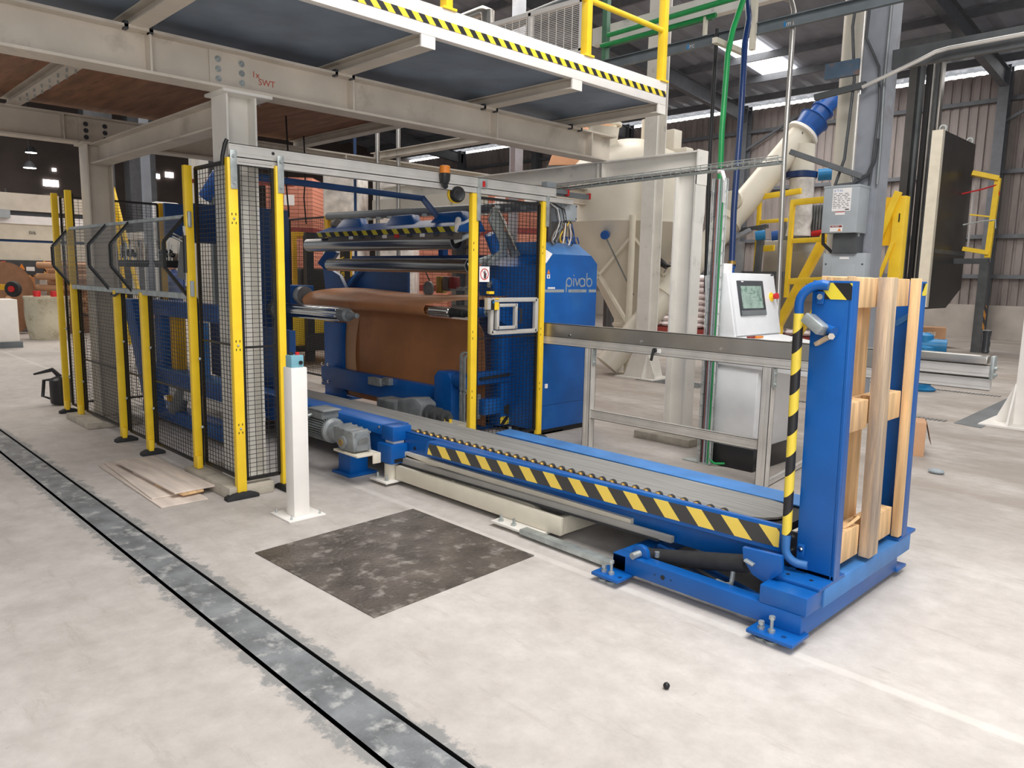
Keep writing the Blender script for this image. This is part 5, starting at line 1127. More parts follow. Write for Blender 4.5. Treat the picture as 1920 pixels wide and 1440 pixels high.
MB().tube([tc + V(-.25, -.55, 3.6), tc + V(-.22, -.6, 3.95), tc + V(-.15, -.62, 4.3)], .27, 24).build('inlet_elbow', 'tank_cream', tk)
MB().ring(tc + V(-.15, -.62, 4.29), tc + V(-.15, -.62, 4.34), .31, .22, 28).build('inlet_flange', 'cream_paint', tk)
MB().box(-8.1, -7.85, 11.6, 11.85, 3.8, 4.25).box(-8.15, -7.6, 11.62, 11.85, 3.8, 3.92).build('top_hatch', 'tank_cream', tk, bevel=.02)
MB().cyl(tc + V(.3, .1, 3.9), tc + V(.3, .1, 4.45), .14, n=20).build('vent_pipe', 'tank_cream', tk)
# white concrete-footed column left of the portal column
c3 = thing('hall_column', 'chipped white steel column with flared foot in front of the cream tank', 'column', (-7.35, 10.4, 0))
MB().ibeam((-7.36, 10.35, .0), (-7.36, 10.35, 7.5), .24, .26, .02, .02, up=(0, 1, 0)).build('shaft', 'white_steel', c3)
MB().prism([(-7.68, 10.2, .02), (-7.04, 10.2, .02), (-7.22, 10.2, .45), (-7.5, 10.2, .45)], (0, .02, 0)).prism([(-7.23, 10.05, .02), (-7.23, 10.65, .02), (-7.23, 10.48, .45), (-7.23, 10.22, .45)], (.02, 0, 0)).build('foot_gusset', 'white_steel', c3)
MB().box(-7.75, -7.0, 10.05, 10.7, 0, .02).build('base_plate', 'white_steel', c3)
MB().lathe([(.14, 3.6), (.14, 6.8)], (-8.0, 11.0, 0), 20).build('riser_pipe', 'tank_cream', None, 'cream riser pipe above the tank beside the white column', 'pipe') if False else None
# tan boards / octabin behind the tank
tb_ = thing('cardboard_bin', 'tall tan cardboard bin on a steel stand behind the end of the main beam', 'bin', (-10.8, 12.8, 0))
MB().prism([(-10.95, 11.7, 3.9), (-9.88, 12.76, 3.95), (-10.08, 12.7, 4.9), (-10.8, 12.0, 4.85)], (-.9, .9, 0)).build('carton', 'tan_panel', tb_, bevel=.02)
MB().prism([(-10.96, 11.68, 3.85), (-9.86, 12.78, 3.85), (-9.86, 12.78, 3.9), (-10.96, 11.68, 3.9)], (-.95, .95, 0)).build('stand_top', 'dark_steel', tb_)
for x, y in ((-10.9, 11.8), (-10.0, 12.75), (-11.7, 12.6), (-10.8, 13.6)): MB().box(x - .05, x + .05, y - .05, y + .05, 0, 3.86).build('stand_leg', 'dark_steel', tb_)
# inclined auger
au = thing('screw_conveyor', 'cream inclined screw conveyor tube with blue motor at its upper end', 'conveyor', (-7.6, 10.9, .8))
pa, pb = V(-8.05, 10.2, .15), V(-6.17, 12.97, 4.15); ad = (pb - pa).normalized()
MB().cyl(pa, pb, .22, n=32).build('tube', 'tank_cream', au)
MB().cyl(pb - ad * .02, pb + ad * .03, .29, n=28).build('end_flange', 'white_paint', au)
MB().lathe([(.26, .03), (.27, .06), (.22, .1), (.25, .3), (.27, .32), (.2, .36), (.17, .4), (.17, .52), (.2, .53), (.2, .56), (.15, .58), (.15, .82), (.1, .88)], pb, 28, ad).build('gear_motor', 'motor_blue', au, bevel=.0)
MB().cyl((-6.1, 12.88, 3.5), (-6.12, 12.9, 3.95), .21, n=28).build('discharge_spout', 'tank_cream', au)
MB().tube([pb + V(.1, -.2, 0), pb + V(.05, -.28, -.4), pb + V(-.05, -.2, -.8), pb + V(-.02, -.1, -1.8)], .015, 6).build('power_cable', 'black', au)
for t in (.3, .62): MB().ring(pa + ad * t * 5.2, pa + ad * (t * 5.2 + .04), .25, .215, 28).build('joint_flange', 'cream_paint', au)
MB().bar((-6.75, 12.05, 0), (-6.75, 12.05, 2.3), .14, .2).bar((-6.9, 12.0, 2.3), (-6.55, 12.1, 2.5), .2, .06).build('support_leg', 'column_grey', au)
MB().cyl((-6.62, 11.6, 2.95), (-6.6, 11.5, 2.95), .16, n=24).build('hand_wheel', 'cream_paint', au)
bv = thing('butterfly_valve', 'dark blue ring valve with cyan actuator below the screw conveyor spout', 'valve', (-6.1, 12.88, 3.4))
MB().ring((-6.1, 12.88, 3.4), (-6.1, 12.88, 3.5), .27, .2, 32).build('ring', 'blue_pipe', bv)
MB().cyl((-5.85, 13.0, 3.45), (-5.5, 13.15, 3.47), .1, n=18).build('actuator', 'cyan_blue', bv)
sl = MB().lathe([(.21, 0), (.19, .15), (.21, .3), (.195, .5), (.21, .7), (.2, .85), (.21, .97)], (-6.05, 12.84, 2.42), 28).build('filter_sleeve', 'white_wrap', None, 'white fabric sleeve hanging below the blue ring valve', 'sleeve')
MB().lathe([(.125, 0), (.125, .5), (.135, .52), (.135, .54), (.125, .55), (.125, 5.4)], (-4.16, 9.95, .9), 24).build('white_duct', 'tank_cream', None, 'tall white duct beside the grey roof column', 'duct')
st = thing('steel_bin', 'stainless steel bin below the white sleeve, behind the yellow frame', 'bin', (-6.1, 13.3, .9))
MB().box(-6.75, -5.45, 13.0, 13.9, .8, 2.36).build('body', 'stainless', st, bevel=.01)
MB().box(-6.3, -5.5, 12.985, 13.0, 1.3, 2.15).build('panel', 'stainless', st, bevel=.006)
for x in (-6.65, -5.55): MB().box(x - .05, x + .05, 13.05, 13.15, 0, .8).build('leg', 'dark_steel', st)
MB().box(-6.5, -5.5, 13.1, 13.6, 2.36, 2.75).build('lid_unit', 'galv_panel', st)
b = MB()
for i in range(6): b.box(-5.98 + i * .05, -5.95 + i * .05, 13.0, 13.1, 2.4, 2.95)
b.build('cooling_fins', 'motor_grey', st)
MB().cyl((-5.85, 12.95, 2.46), (-5.5, 12.95, 2.5), .05, n=14).build('red_valve', 'red', st)
for x, y in ((-6.26, 11.85), (-6.05, 12.0)):
    MB().cyl((x - .06, y, 2.38), (x + .08, y + .06, 2.4), .08, n=18).build('actuator', 'motor_blue' if x > -6.2 else 'cyan_blue', None, ('larger' if x > -6.2 else 'smaller') + ' blue valve actuator on the rack left of the stainless bin', 'actuator')
rk = thing('pipe_rack', 'dark steel rack with brown legs behind the steel pipe', 'rack', (-6.5, 12.1, 0))
b = MB(); b.bar((-7.3, 12.1, 1.75), (-5.9, 12.1, 1.75), .08, .1); b.bar((-7.2, 12.1, 0), (-7.2, 12.1, 1.8), .08); b.bar((-6.45, 12.1, 0), (-6.35, 12.1, 2.55), .09); b.bar((-6.85, 12.2, 2.5), (-6.3, 12.2, 2.56), .1, .06); b.bar((-7.2, 12.1, 0.1), (-6.45, 12.1, 1.7), .06); b.bar((-6.0, 12.1, 0), (-6.0, 12.1, 1.8), .07)
b.build('frame', 'dark_steel', rk)
# yellow platform frames
def yframe(name, lab, segs, wd=.07, m='yellow'):
    r = thing(name, lab, 'frame', segs[0][1][0])
    for nm, (p, q), w_, h_ in segs: MB().bar(p, q, w_, h_).build(nm, m, r, bevel=.004)
    return r
yframe('platform_guard', 'yellow guard frame left of the white sleeve, partly behind the screw conveyor', [('top_rail', ((-6.5, 12.3, 3.06), (-5.8, 12.3, 3.12)), .06, .09), ('post', ((-6.52, 12.3, 1.5), (-6.52, 12.3, 3.05)), .06, .06), ('rail', ((-6.5, 12.3, 2.64), (-6.0, 12.3, 2.66)), .05, .06), ('bottom_rail', ((-6.55, 12.3, 2.18), (-6.2, 12.3, 2.2)), .05, .1)])
yframe('platform_guard', 'yellow open frame in front of the stainless bin, left of the grey switch box', [('post', ((-5.3, 11, 1.4), (-5.3, 11, 2.82)), .065, .06), ('top_rail', ((-5.32, 11, 2.8), (-4.6, 11, 2.83)), .06, .085), ('rail', ((-5.3, 11, 2.24), (-4.6, 11, 2.26)), .05, .07), ('bottom_rail', ((-5.3, 11, 1.64), (-4.6, 11, 1.68)), .05, .09), ('post', ((-4.7, 11, 0), (-4.7, 11, 2.8)), .07, .07)])
yframe('diagonal_brace', 'long yellow diagonal strut rising to the switch box', [('strut', ((-5.66, 11.5, .9), (-4.85, 11.5, 2.62)), .12, .12), ('thin_strut', ((-5.3, 11.55, .8), (-4.7, 11.55, 2.0)), .08, .06), ('post', ((-5.62, 11.5, 0), (-5.62, 11.5, .95)), .09, .09)])
yg = yframe('steel_gate', 'yellow steel gate panel with braces right of the grey roof column', [('post', ((-3.96, 11.55, 0), (-3.96, 11.55, 2.86)), .16, .16), ('brace', ((-4.36, 11.45, 1.75), (-3.98, 11.45, 2.92)), .07, .09), ('lower_brace', ((-4.22, 11.45, 1.45), (-4.0, 11.45, 2.22)), .04, .05)])
MB().box(-4.5, -4.03, 11.56, 11.6, 2.18, 2.86).build('panel', 'yellow', yg)
MB().box(-4.25, -4.19, 11.545, 11.56, 2.4, 2.58).build('rust_patch', 'dark_steel', yg)
MB().box(-3.955, -3.94, 11.46, 11.47, 2.5, 2.62).build('slot', 'black', yg)
# grey roof column with electrics
gc_ = thing('roof_column', 'grey steel roof column carrying the electrical boxes', 'column', (-3.66, 9.56, 0))
MB().ibeam((-3.66, 9.56, 0), (-3.66, 9.56, 8.8), .26, .34, .02, .022, up=(0, 1, 0)).build('shaft', 'column_grey', gc_)
MB().box(-3.53, -3.515, 9.4, 9.72, 0, 8.8).build('side_plate', 'column_grey', gc_)
def conduit(pts, r, m, nm='conduit'): return MB().tube(pts, r, 8).build(nm, m, gc_)
conduit([(-3.8, 9.36, 2.0), (-3.8, 9.36, 3.9), (-3.8, 9.36, 5.6)], .018, 'aluminium')
conduit([(-3.5, 9.36, 2.78), (-3.5, 9.36, 3.2), (-3.52, 9.36, 3.9), (-3.5, 9.36, 5.6)], .02, 'galv_panel')
conduit([(-3.58, 9.34, 2.78), (-3.56, 9.33, 3.1), (-3.54, 9.33, 3.7), (-3.58, 9.33, 4.1), (-3.75, 9.33, 4.45), (-3.72, 9.33, 5.5)], .014, 'dark_grey', 'cable')
conduit([(-3.9, 9.2, 2.78), (-3.75, 9.28, 2.8), (-3.6, 9.32, 2.9), (-3.55, 9.34, 3.05), (-3.54, 9.34, 3.3)], .022, 'dark_grey', 'cable')
conduit([(-3.95, 9.25, 2.78), (-3.88, 9.3, 3.1), (-3.85, 9.33, 4.0), (-3.92, 9.33, 4.6), (-3.85, 9.33, 5.6)], .018, 'dark_grey', 'cable')
conduit([(-3.98, 9.1, 2.24), (-3.98, 9.12, 2.1), (-3.9, 9.2, 2.0)], .02, 'black', 'cable')
eb = thing('switch_box', 'grey electrical switch box with white data sheet on the roof column', 'box', (-3.77, 9.2, 2.2))
MB().box(-3.985, -3.575, 9.05, 9.36, 2.22, 2.75).build('housing', 'box_grey', eb, bevel=.008)
MB().box(-3.99, -3.57, 9.045, 9.37, 2.74, 2.765).build('lid', 'box_grey', eb, bevel=.004)
ls = MB().box(-3.875, -3.66, 9.046, 9.05, 2.47, 2.73).build('data_sheet', 'paper_white', eb)
text('lettering', 'E·T·N', .04, (-3.86, 9.0458, 2.69), (1, 0, 0), (0, 0, 1), 'ink_blue', ls, .0003)
b = MB(); random.seed(5)
for i in range(9): 
    x = -3.865
    while x < -3.69: 
        w_ = random.uniform(.012, .05); b.box(x, min(x + w_, -3.67), 9.0452, 9.0458, 2.665 - i * .02, 2.671 - i * .02); x += w_ + random.uniform(.006, .03)
b.build('small_print', 'ink', ls)
MB().box(-3.72, -3.675, 9.0452, 9.0458, 2.48, 2.493).build('bar_mark', 'ink', ls)
l2 = MB().box(-3.83, -3.72, 9.046, 9.05, 2.425, 2.462).build('small_label', 'paper_white', eb); MB().box(-3.83, -3.72, 9.0455, 9.046, 2.455, 2.462).build('red_band', 'red', l2)
l3 = MB().box(-3.88, -3.735, 9.046, 9.05, 2.235, 2.31).build('danger_label', 'paper_white', eb)
MB().box(-3.875, -3.74, 9.0454, 9.046, 2.282, 2.306).build('red_band', 'dark_red', l3); text('lettering', 'PELIGRO', .022, (-3.86, 9.0453, 2.286), (1, 0, 0), (0, 0, 1), 'paper_white', l3, .0002)
MB().prism([(-3.79, 9.0454, 2.24), (-3.745, 9.0454, 2.24), (-3.767, 9.0454, 2.275)], (0, .0006, 0)).build('warning_triangle', 'orange', l3)
MB().cyl((-3.62, 9.2, 2.18), (-3.62, 9.2, 2.22), .03, n=14).build('hub', 'zinc', eb)
MB().box(-3.88, -3.6, 9.15, 9.36, 1.99, 2.215).build('mounting_plate', 'dark_steel', eb)
pb2 = thing('breaker_panel', 'grey breaker panel with hinged cover below the switch box', 'box', (-3.75, 9.25, 1.4))
MB().box(-4.0, -3.5, 9.2, 9.37, 1.3, 1.99).build('housing', 'box_grey', pb2, bevel=.006)
MB().box(-3.89, -3.61, 9.192, 9.2, 1.35, 1.86).build('cover', 'box_grey', pb2, bevel=.003)
MB().box(-3.8, -3.69, 9.195, 9.2, 1.92, 1.945).build('label', 'paper_white', pb2)
for x in (-3.96, -3.53): MB().cyl((x, 9.2, 1.86), (x, 9.195, 1.86), .01, n=10).build('screw', 'dark_grey', pb2)
rb = thing('steel_beam', 'rusty grey channel beam with conduit reaching right from the roof column', 'beam', (-2.5, 9.4, 4.06))
MB().channel((-3.47, 9.4, 4.17), (-.6, 9.4, 4.19), .07, .21, .012, flip=-1).build('section', 'dark_steel', rb)
MB().tube([(-3.7, 9.2, 3.87), (-3.1, 9.24, 4.08), (-2.98, 9.28, 4.14), (-2.86, 9.3, 4.16), (-.6, 9.3, 4.18)], .022, 10).build('conduit', 'aluminium', rb)
MB().box(-4.2, -3.8, 9.3, 9.36, 4.05, 4.23).build('stub_beam', 'blue_grey', None, 'short rust spotted blue steel stub on the roof column', 'beam')
MB().bar((-4.3, 9.3, 3.86), (-3.7, 9.3, 3.92), .05, .07).build('angle_arm', 'dark_steel', None, 'short level steel angle arm by the blue motor', 'arm')
MB().bar((-4.42, 9.0, 3.2), (-3.66, 9.3, 2.88), .06, .06).build('angle_arm', 'dark_steel', None, 'sloping steel angle arm above the switch box', 'arm')
# tall hoist behind
ho = thing('skip_hoist', 'tall black hoist casing with angled bottom chute near the back wall', 'hoist', (-6, 20.5, 0))
hx0 = -5.9
MB().prism([(hx0, 19.51, 5.12), (hx0, 21.95, 5.12), (hx0, 21.95, 1.55), (hx0, 20.85, 1.06), (hx0, 19.4, 1.06), (hx0, 19.4, 1.56)], (-.2, 0, 0)).build('casing', 'hoist_black', ho)
MB().box(-6.12, hx0 + .01, 19.36, 19.51, 1.1, 5.12).build('lit_side', 'cream_paint', ho)  # cream colour paints the light caught by this steel side
MB().box(hx0, hx0 + .01, 19.5, 21.95, 2.36, 2.46).build('seam', 'dark_steel', ho)
for y in (19.7, 21.8): MB().ring((hx0 - .1, y - .02, 5.2), (hx0 - .1, y + .02, 5.2), .09, .05, 14).build('lifting_eye', 'zinc', ho)
MB().box(-5.85, -5.83, 21.9, 22.0, 2.6, 4.1).build('white_strip', 'paper_white', ho)
for (x, y, wd, m) in ((-7.05, 20.55, .18, 'hoist_black'), (-6.95, 20.75, .1, 'galv_panel'), (-6.8, 20.85, .1, 'black'), (-6.72, 20.95, .03, 'aluminium'), (-6.65, 21.0, .06, 'dark_steel'), (-6.58, 21.1, .05, 'stainless')): MB().box(x - wd / 2, x + wd / 2, y, y + .2, 0.3, 7.3).build('mast', m, ho)
MB().box(-7.4, -6.2, 20.3, 21.5, 7.2, 7.5).build('head_frame', 'dark_steel', ho)
hl = MB().box(-5.3, -5.1, 21.0, 21.2, 0, 2.2).build('leg', 'dark_steel', ho)
stripe_mat('tape_leg', (0, .6, 1), .3, col_a=(226, 150, 40), duty=.5)
MB().box(-5.1, -5.095, 21.0, 21.2, .55, 1.15).build('warning_tape', 'tape_leg', hl)
MB().box(-6.5, -6.35, 19.5, 19.65, 0, 1.2).build('leg', 'dark_steel', ho)
b = MB()
MB().box(-5.9, -5.15, 21.1, 21.25, 2.15, 2.28).build('landing_beam', 'dark_steel', ho)
hr2 = thing('hoist_gate', 'yellow gate rails with red rope beside the hoist casing', 'gate', (-5.5, 21.3, 2.3))
for nm, p, q, w_ in (('top_bar', (-5.75, 21.3, 4.35), (-5.22, 21.5, 4.2), .22), ('side_bar', (-5.22, 21.5, 4.2), (-5.22, 21.3, 2.3), .12), ('bottom_bar', (-5.75, 21.2, 2.52), (-5.2, 21.3, 2.42), .2), ('mid_bar', (-5.7, 21.3, 3.35), (-5.22, 21.4, 3.28), .07)): MB().bar(p, q, w_, w_ * .5 if nm != 'side_bar' else w_).build(nm, 'yellow', hr2)
MB().tube([(-5.9, 21.2, 3.85), (-5.5, 21.35, 3.95), (-5.2, 21.45, 4.05), (-5.15, 21.45, 3.8)], .02, 6).build('rope', 'red', hr2)
MB().tube([(-5.8, 21.2, 3.1), (-5.4, 21.3, 3.18), (-5.15, 21.35, 3.2), (-5.12, 21.3, 3.0)], .02, 6).build('chain', 'zinc', hr2)
# bits on the floor at the right
MB().prism([(-2.62, 10.02, 0), (-2.31, 9.93, 0), (-2.46, 13.2, 0), (-2.72, 13.2, 0)], (0, 0, .006)).build('channel_cover', 'galv_panel', None, 'grey steel floor channel cover right of the pallet', 'cover')
mat('grate', (108, 110, 110), .5, .3, .3, 30)
def grate(x0, x1, y0, y1, lab):
    b = MB(); n = int((x1 - x0) / .05)
    for i in range(n): b.box(x0 + i * .05, x0 + i * .05 + .028, y0, y1, 0, .006)
    b.build('floor_grate', 'grate', None, lab, 'grate')
grate(-5.2, -2.66, 10.02, 10.14, 'slotted floor grate line ending at the grey channel cover, nearer one')
grate(-5.0, -2.78, 12.95, 13.07, 'slotted floor grate line beside the blue pump, farther one')
grate(-7.3, -6.1, 10.0, 10.5, 'wide slotted floor grate behind the portal column')
wc = thing('hall_column', 'white steel column with ribbed foot at the right edge of the frame', 'column', (-1.95, 10.6, 0))
MB().box(-2.12, -1.8, 10.45, 10.75, 0.02, 6).build('shaft', 'white_paint', wc)
for dx in (-.01, .2): MB().prism([(-2.12 + dx, 10.2, .02), (-2.12 + dx, 10.46, .02), (-2.12 + dx, 10.46, .5)], (.02, 0, 0)).build('foot_gusset', 'white_paint', wc)
MB().prism([(-2.32, 10.5, .02), (-2.11, 10.5, .02), (-2.11, 10.5, .55)], (0, .02, 0)).build('foot_gusset', 'white_paint', wc)
MB().box(-2.4, -1.6, 10.15, 10.95, 0, .02).build('base_plate', 'white_paint', wc)
pu = thing('water_pump', 'cyan blue pump standing behind the tilter', 'pump', (-3.75, 12.75, 0))
MB().lathe([(.2, 0), (.22, .03), (.14, .08), (.13, .25), (.2, .28), (.2, .34), (.15, .36), (.16, .6), (.2, .62), (.2, .68), (.12, .72), (.12, .86), (.05, .9)], (-3.85, 12.75, 0), 22).build('casing', 'cyan_blue', pu, bevel=.0)
MB().cyl((-3.95, 12.7, .7), (-3.55, 12.8, .7), .11, n=18).build('outlet', 'cyan_blue', pu)
def carton(c, sx, sy, sz, rz, m, lab, flap=False):
    r = thing('cardboard_box', lab, 'box', (c[0], c[1], 0)); co, si = math.cos(rz), math.sin(rz); u, v = V(co, si, 0), V(-si, co, 0); o = V(c[0], c[1], 0)
    q = [o - u * sx / 2 - v * sy / 2, o + u * sx / 2 - v * sy / 2, o + u * sx / 2 + v * sy / 2, o - u * sx / 2 + v * sy / 2]
    MB().hexa(q + [p + V(0, 0, sz) for p in q]).build('carton', m, r, bevel=.004)
    if flap: MB().hexa([q[1] + V(0, 0, sz), q[2] + V(0, 0, sz), q[2] + u * .05 + V(0, 0, sz - .2), q[1] + u * .05 + V(0, 0, sz - .2)] + [p + V(.005, 0, 0) for p in (q[1] + V(0, 0, sz), q[2] + V(0, 0, sz), q[2] + u * .05 + V(0, 0, sz - .2), q[1] + u * .05 + V(0, 0, sz - .2))]).build('flap', 'kraft_dark', r)
    return r
bx1 = carton((-6.5, 21.9), .7, .7, .52, .3, 'cardboard', 'printed brown cardboard box near the back wall behind the pump')
for i, t_ in enumerate(('ETIQ', 'CAJA')): text('box_print', 'mq' if i == 0 else 'sztx', .16, (-6.45 + i * .0, 21.45 , .34 - i * .16), (.95, .3, 0), (0, 0, 1), 'paper_white', bx1, .002)
carton((-4.0, 14.1), .65, .5, .13, .4, 'tan_panel', 'flat orange brown cardboard tray on the floor behind the pump')
carton((-2.4, 7.9), .18, .3, .33, .35, 'cardboard', 'open cardboard box with folded flap just behind the tilter', True)
MB().sphere((-1.98, 7.2, .02), .07, 10, 6, (1, .7, .35)).build('rag', 'logo_grey', None, 'crumpled grey rag on the floor right of the pallet', 'rag')
MB().sphere((-1.58, 2.47, .012), .013, 8, 6).build('debris', 'black', None, 'tiny black lump on the open floor in front of the tilter', 'debris') if False else None
d_ = V(0, 0, 0)
# bag pallets behind the tank
k0 = ('leftmost of the row of white bag pallets seen behind the tank legs', 'second of the white bag pallets behind the tank legs', 'third of the white bag pallets, partly behind the white column', 'rightmost white bag pallet, behind the portal column')
for i in range(4):
    x = -14.0 + i * 1.5; bp_ = thing('bag_pallet', k0[i], 'pallet', (x, 20.5, 0), 'white bag pallets behind the tank')
    MB().box(x - .6, x + .6, 20, 21, 0, .14).build('pallet', 'dark_red', bp_)
    for l in range(9):
        b = MB()
        for j in range(3): b.sphere((x - .4 + j * .4, 20.3, .24 + l * .18), .2, 10, 6, (1.0, 1.6, .5))
        b.build('bag_layer', 'white_bag', bp_, smooth=60)
rr_ = thing('red_hose', 'red hose bundle on the floor behind the portal column', 'hose', (-5.6, 10.6, 0))
b = MB()
for i in range(4): b.tube([(-5.75 + .1 * math.cos(a / 6 * 6.28) + i * .02, 10.6 + .2 * math.sin(a / 6 * 6.28), .04 + .04 * i) for a in range(7)], .03, 8)
b.build('coil', 'red', rr_)
# ================================================================== CENTRE AND LEFT BACKGROUND
def brick_mat(name, a, b_, mor, sx, sz):
    m = bpy.data.materials.new(name); m.use_nodes = True; nt = m.node_tree; bs = nt.nodes['Principled BSDF']; L = nt.links.new
    tc = nt.nodes.new('ShaderNodeTexCoord'); sp = nt.nodes.new('ShaderNodeSeparateXYZ'); L(tc.outputs['Object'], sp.inputs[0])
    ad = nt.nodes.new('ShaderNodeMath'); ad.operation = 'ADD'; L(sp.outputs[0], ad.inputs[0]); L(sp.outputs[1], ad.inputs[1])
    cx = nt.nodes.new('ShaderNodeCombineXYZ'); L(ad.outputs[0], cx.inputs[0]); L(sp.outputs[2], cx.inputs[1])
    br = nt.nodes.new('ShaderNodeTexBrick'); L(cx.outputs[0], br.inputs['Vector'])
    br.inputs['Color1'].default_value = (*s2l(a), 1); br.inputs['Color2'].default_value = (*s2l(b_), 1); br.inputs['Mortar'].default_value = (*s2l(mor), 1)
    br.inputs['Scale'].default_value = 1.0; br.inputs['Brick Width'].default_value = sx; br.inputs['Row Height'].default_value = sz; br.inputs['Mortar Size'].default_value = .008; br.offset = 0.0
    L(br.outputs['Color'], bs.inputs['Base Color']); bs.inputs['Roughness'].default_value = .55; M[name] = m
brick_mat('red_packs', (204, 136, 114), (190, 120, 98), (130, 76, 60), .3, .09)
def red_stack(x, y, n, lab, w_=1.1, rz=.79, h=1.15):
    for i in range(n):
        z = i * (h + .12); co, si = math.cos(rz), math.sin(rz); u, v = V(co, si, 0), V(-si, co, 0); o = V(x, y, z)
        r = thing('brick_pallet', lab % ('bottom', 'middle', 'top', 'fourth')[i], 'pallet', o, 'pallets of red brown packs behind the cell')
        q = [o - u * w_ / 2 - v * w_ / 2, o + u * w_ / 2 - v * w_ / 2, o + u * w_ / 2 + v * w_ / 2, o - u * w_ / 2 + v * w_ / 2]
        MB().hexa(q + [p + V(0, 0, .12) for p in q]).build('pallet', 'dark_red', r)
        MB().hexa([p + V(0, 0, .12) for p in q] + [p + V(0, 0, .12 + h) for p in q]).build('packs', 'red_packs', r, bevel=.01)
        if i == 2: 
            c_ = (q[0] + q[1]) / 2 + V(0, 0, .75); MB().hexa([c_ - u * .12 - v * .01 - V(0, 0, .12), c_ + u * .12 - v * .01 - V(0, 0, .12), c_ + u * .12 - V(0, 0, .12), c_ - u * .12 - V(0, 0, .12), c_ - u * .12 - v * .01 + V(0, 0, .12), c_ + u * .12 - v * .01 + V(0, 0, .12), c_ + u * .12 + V(0, 0, .12), c_ - u * .12 + V(0, 0, .12)]).build('paper_label', 'paper_white', r)
red_stack(-13.2, 12.5, 3, 'red brown pack pallet, %s tier of the stack seen through the right mesh panel')
red_stack(-14.1, 11.0, 3, 'red brown pack pallet, %s tier of the stack behind the guide rollers')
red_stack(-11.75, 12.0, 3, 'red brown pack pallet, %s tier of the narrow stack behind the cabinet corner', .5)
red_stack(-17.0, 9.3, 3, 'red brown pack pallet, %s tier of the far left stack behind the forklift')
for (x, y, w_, z0, h, lab) in ((-13.9, 8.75, .75, 2.29, 1.35, 'left crumpled plastic wrapped load above the forklift'), (-13.2, 9.5, .8, 2.29, 1.3, 'right crumpled plastic wrapped load above the winder'), (-13.9, 8.75, .8, .14, 2.15, 'lower left plastic wrapped load behind the winder'), (-13.2, 9.55, .8, .14, 2.15, 'lower right plastic wrapped load behind the winder')):
    u, v = V(.7, .7, 0), V(-.7, .7, 0); o = V(x, y, z0); q = [o - u * w_ / 2 - v * .5, o + u * w_ / 2 - v * .5, o + u * w_ / 2 + v * .5, o - u * w_ / 2 + v * .5]
    MB().hexa(q + [p + V(0, 0, h) for p in q]).build('wrapped_load', 'white_wrap', None, lab, 'load', 'plastic wrapped loads', bevel=.08)
# grey and navy poles behind the cell
for (x, y, r, m, lab) in ((-8.68, 5.95, .028, 'stainless', 'thin steel pole behind the overhead tube, left one'), (-8.42, 6.1, .028, 'stainless', 'thin steel pole behind the overhead tube, right one'), (-9.3, 6.0, .02, 'navy', 'thin navy pole left of the steel poles')):
    MB().cyl((x, y, 0), (x, y, 6.0), r, n=12).build('pole', m, None, lab, 'pole')
MB().box(-9.4, -7.7, 6.35, 6.55, 2.46, 2.68).build('white_duct', 'tank_cream', None, 'white box duct hanging below the header rail', 'duct')
MB().box(-7.6, -7.2, 6.35, 6.6, 2.4, 2.66).build('duct_damper', 'cream_paint', None, 'cream duct damper next to the siren', 'duct')
for i, (x, y) in enumerate(((-7.3, 3.9), (-8.2, 4.6))): MB().tube([(x, y, 3.2), (x + .03, y, 2.8), (x - .02, y, 2.5), (x + .02, y, 2.2)], .009, 6).build('hanging_cable', 'black', None, ('black cable hanging over the middle of the navy tube', 'black cable hanging over the left of the navy tube')[i], 'cable')
# forklift
fk = thing('forklift', 'yellow forklift with black mast parked behind the rear fence', 'forklift', (-12.2, 6.7, 0))
fu, fv = V(.2, .98, 0), V(-.98, .2, 0); fo = V(-11.9, 6.5, 0)
def fb(a0, a1, b0, b1, z0, z1): return MB().hexa([fo + fu * a + fv * b + V(0, 0, z) for z in (z0, z1) for a, b in ((a0, b0), (a1, b0), (a1, b1), (a0, b1))])
fb(-.1, 1.1, .1, 1.3, .35, 1.1).build('body', 'yellow', fk, bevel=.05)
fb(.1, 1.0, 1.3, 2.2, .4, 1.5).build('counterweight', 'yellow_dark', fk, bevel=.08)
for a in (0, 1.0):
    wh = MB().lathe([(.12, -.1), (.3, -.11), (.34, -.08), (.34, .08), (.3, .11), (.12, .1)], fo + fu * (a + (-.15 if a == 0 else .15)) + fv * .45 + V(0, 0, .36), 28, fu).build('wheel', 'rubber', fk)
    MB().cyl(fo + fu * (a - .3) + fv * .45 + V(0, 0, .36), fo + fu * (a + .3) + fv * .45 + V(0, 0, .36), .15, n=18).build('rim', 'dark_steel', wh)
for a in (.1, .75):
    ms = fb(a, a + .12, -.22, -.05, .1, 2.25).build('mast_channel', 'black', fk)
fb(.1, .87, -.2, -.08, 2.15, 2.3).build('mast_head', 'black', fk); fb(.05, .95, -.28, -.22, .3, .6).build('fork_carriage', 'black', fk)
for a, bb_ in ((0, .2), (1.0, .2), (0, 1.3), (1.0, 1.3)): fb(a, a + .07, bb_, bb_ + .07, 1.1, 2.25).build('guard_post', 'yellow_dark', fk)
fb(0, 1.07, .2, 1.37, 2.25, 2.32).build('overhead_guard', 'yellow_dark', fk)
fb(.25, .75, .6, 1.1, 1.1, 1.7).build('seat', 'black', fk, bevel=.05)
text('mast_lettering', 'mastar ZA', .13, fo + fu * .76 + fv * -.225 + V(0.0, 0, 1.35), (0, 0, 1), (-.2, -.98, 0), 'sticker_yellow', fk, .002)
MB().sphere(fo + fu * 0.2 + fv * .9 + V(0, 0, 2.0), .07, 10, 8).build('orange_lamp', 'orange', fk)
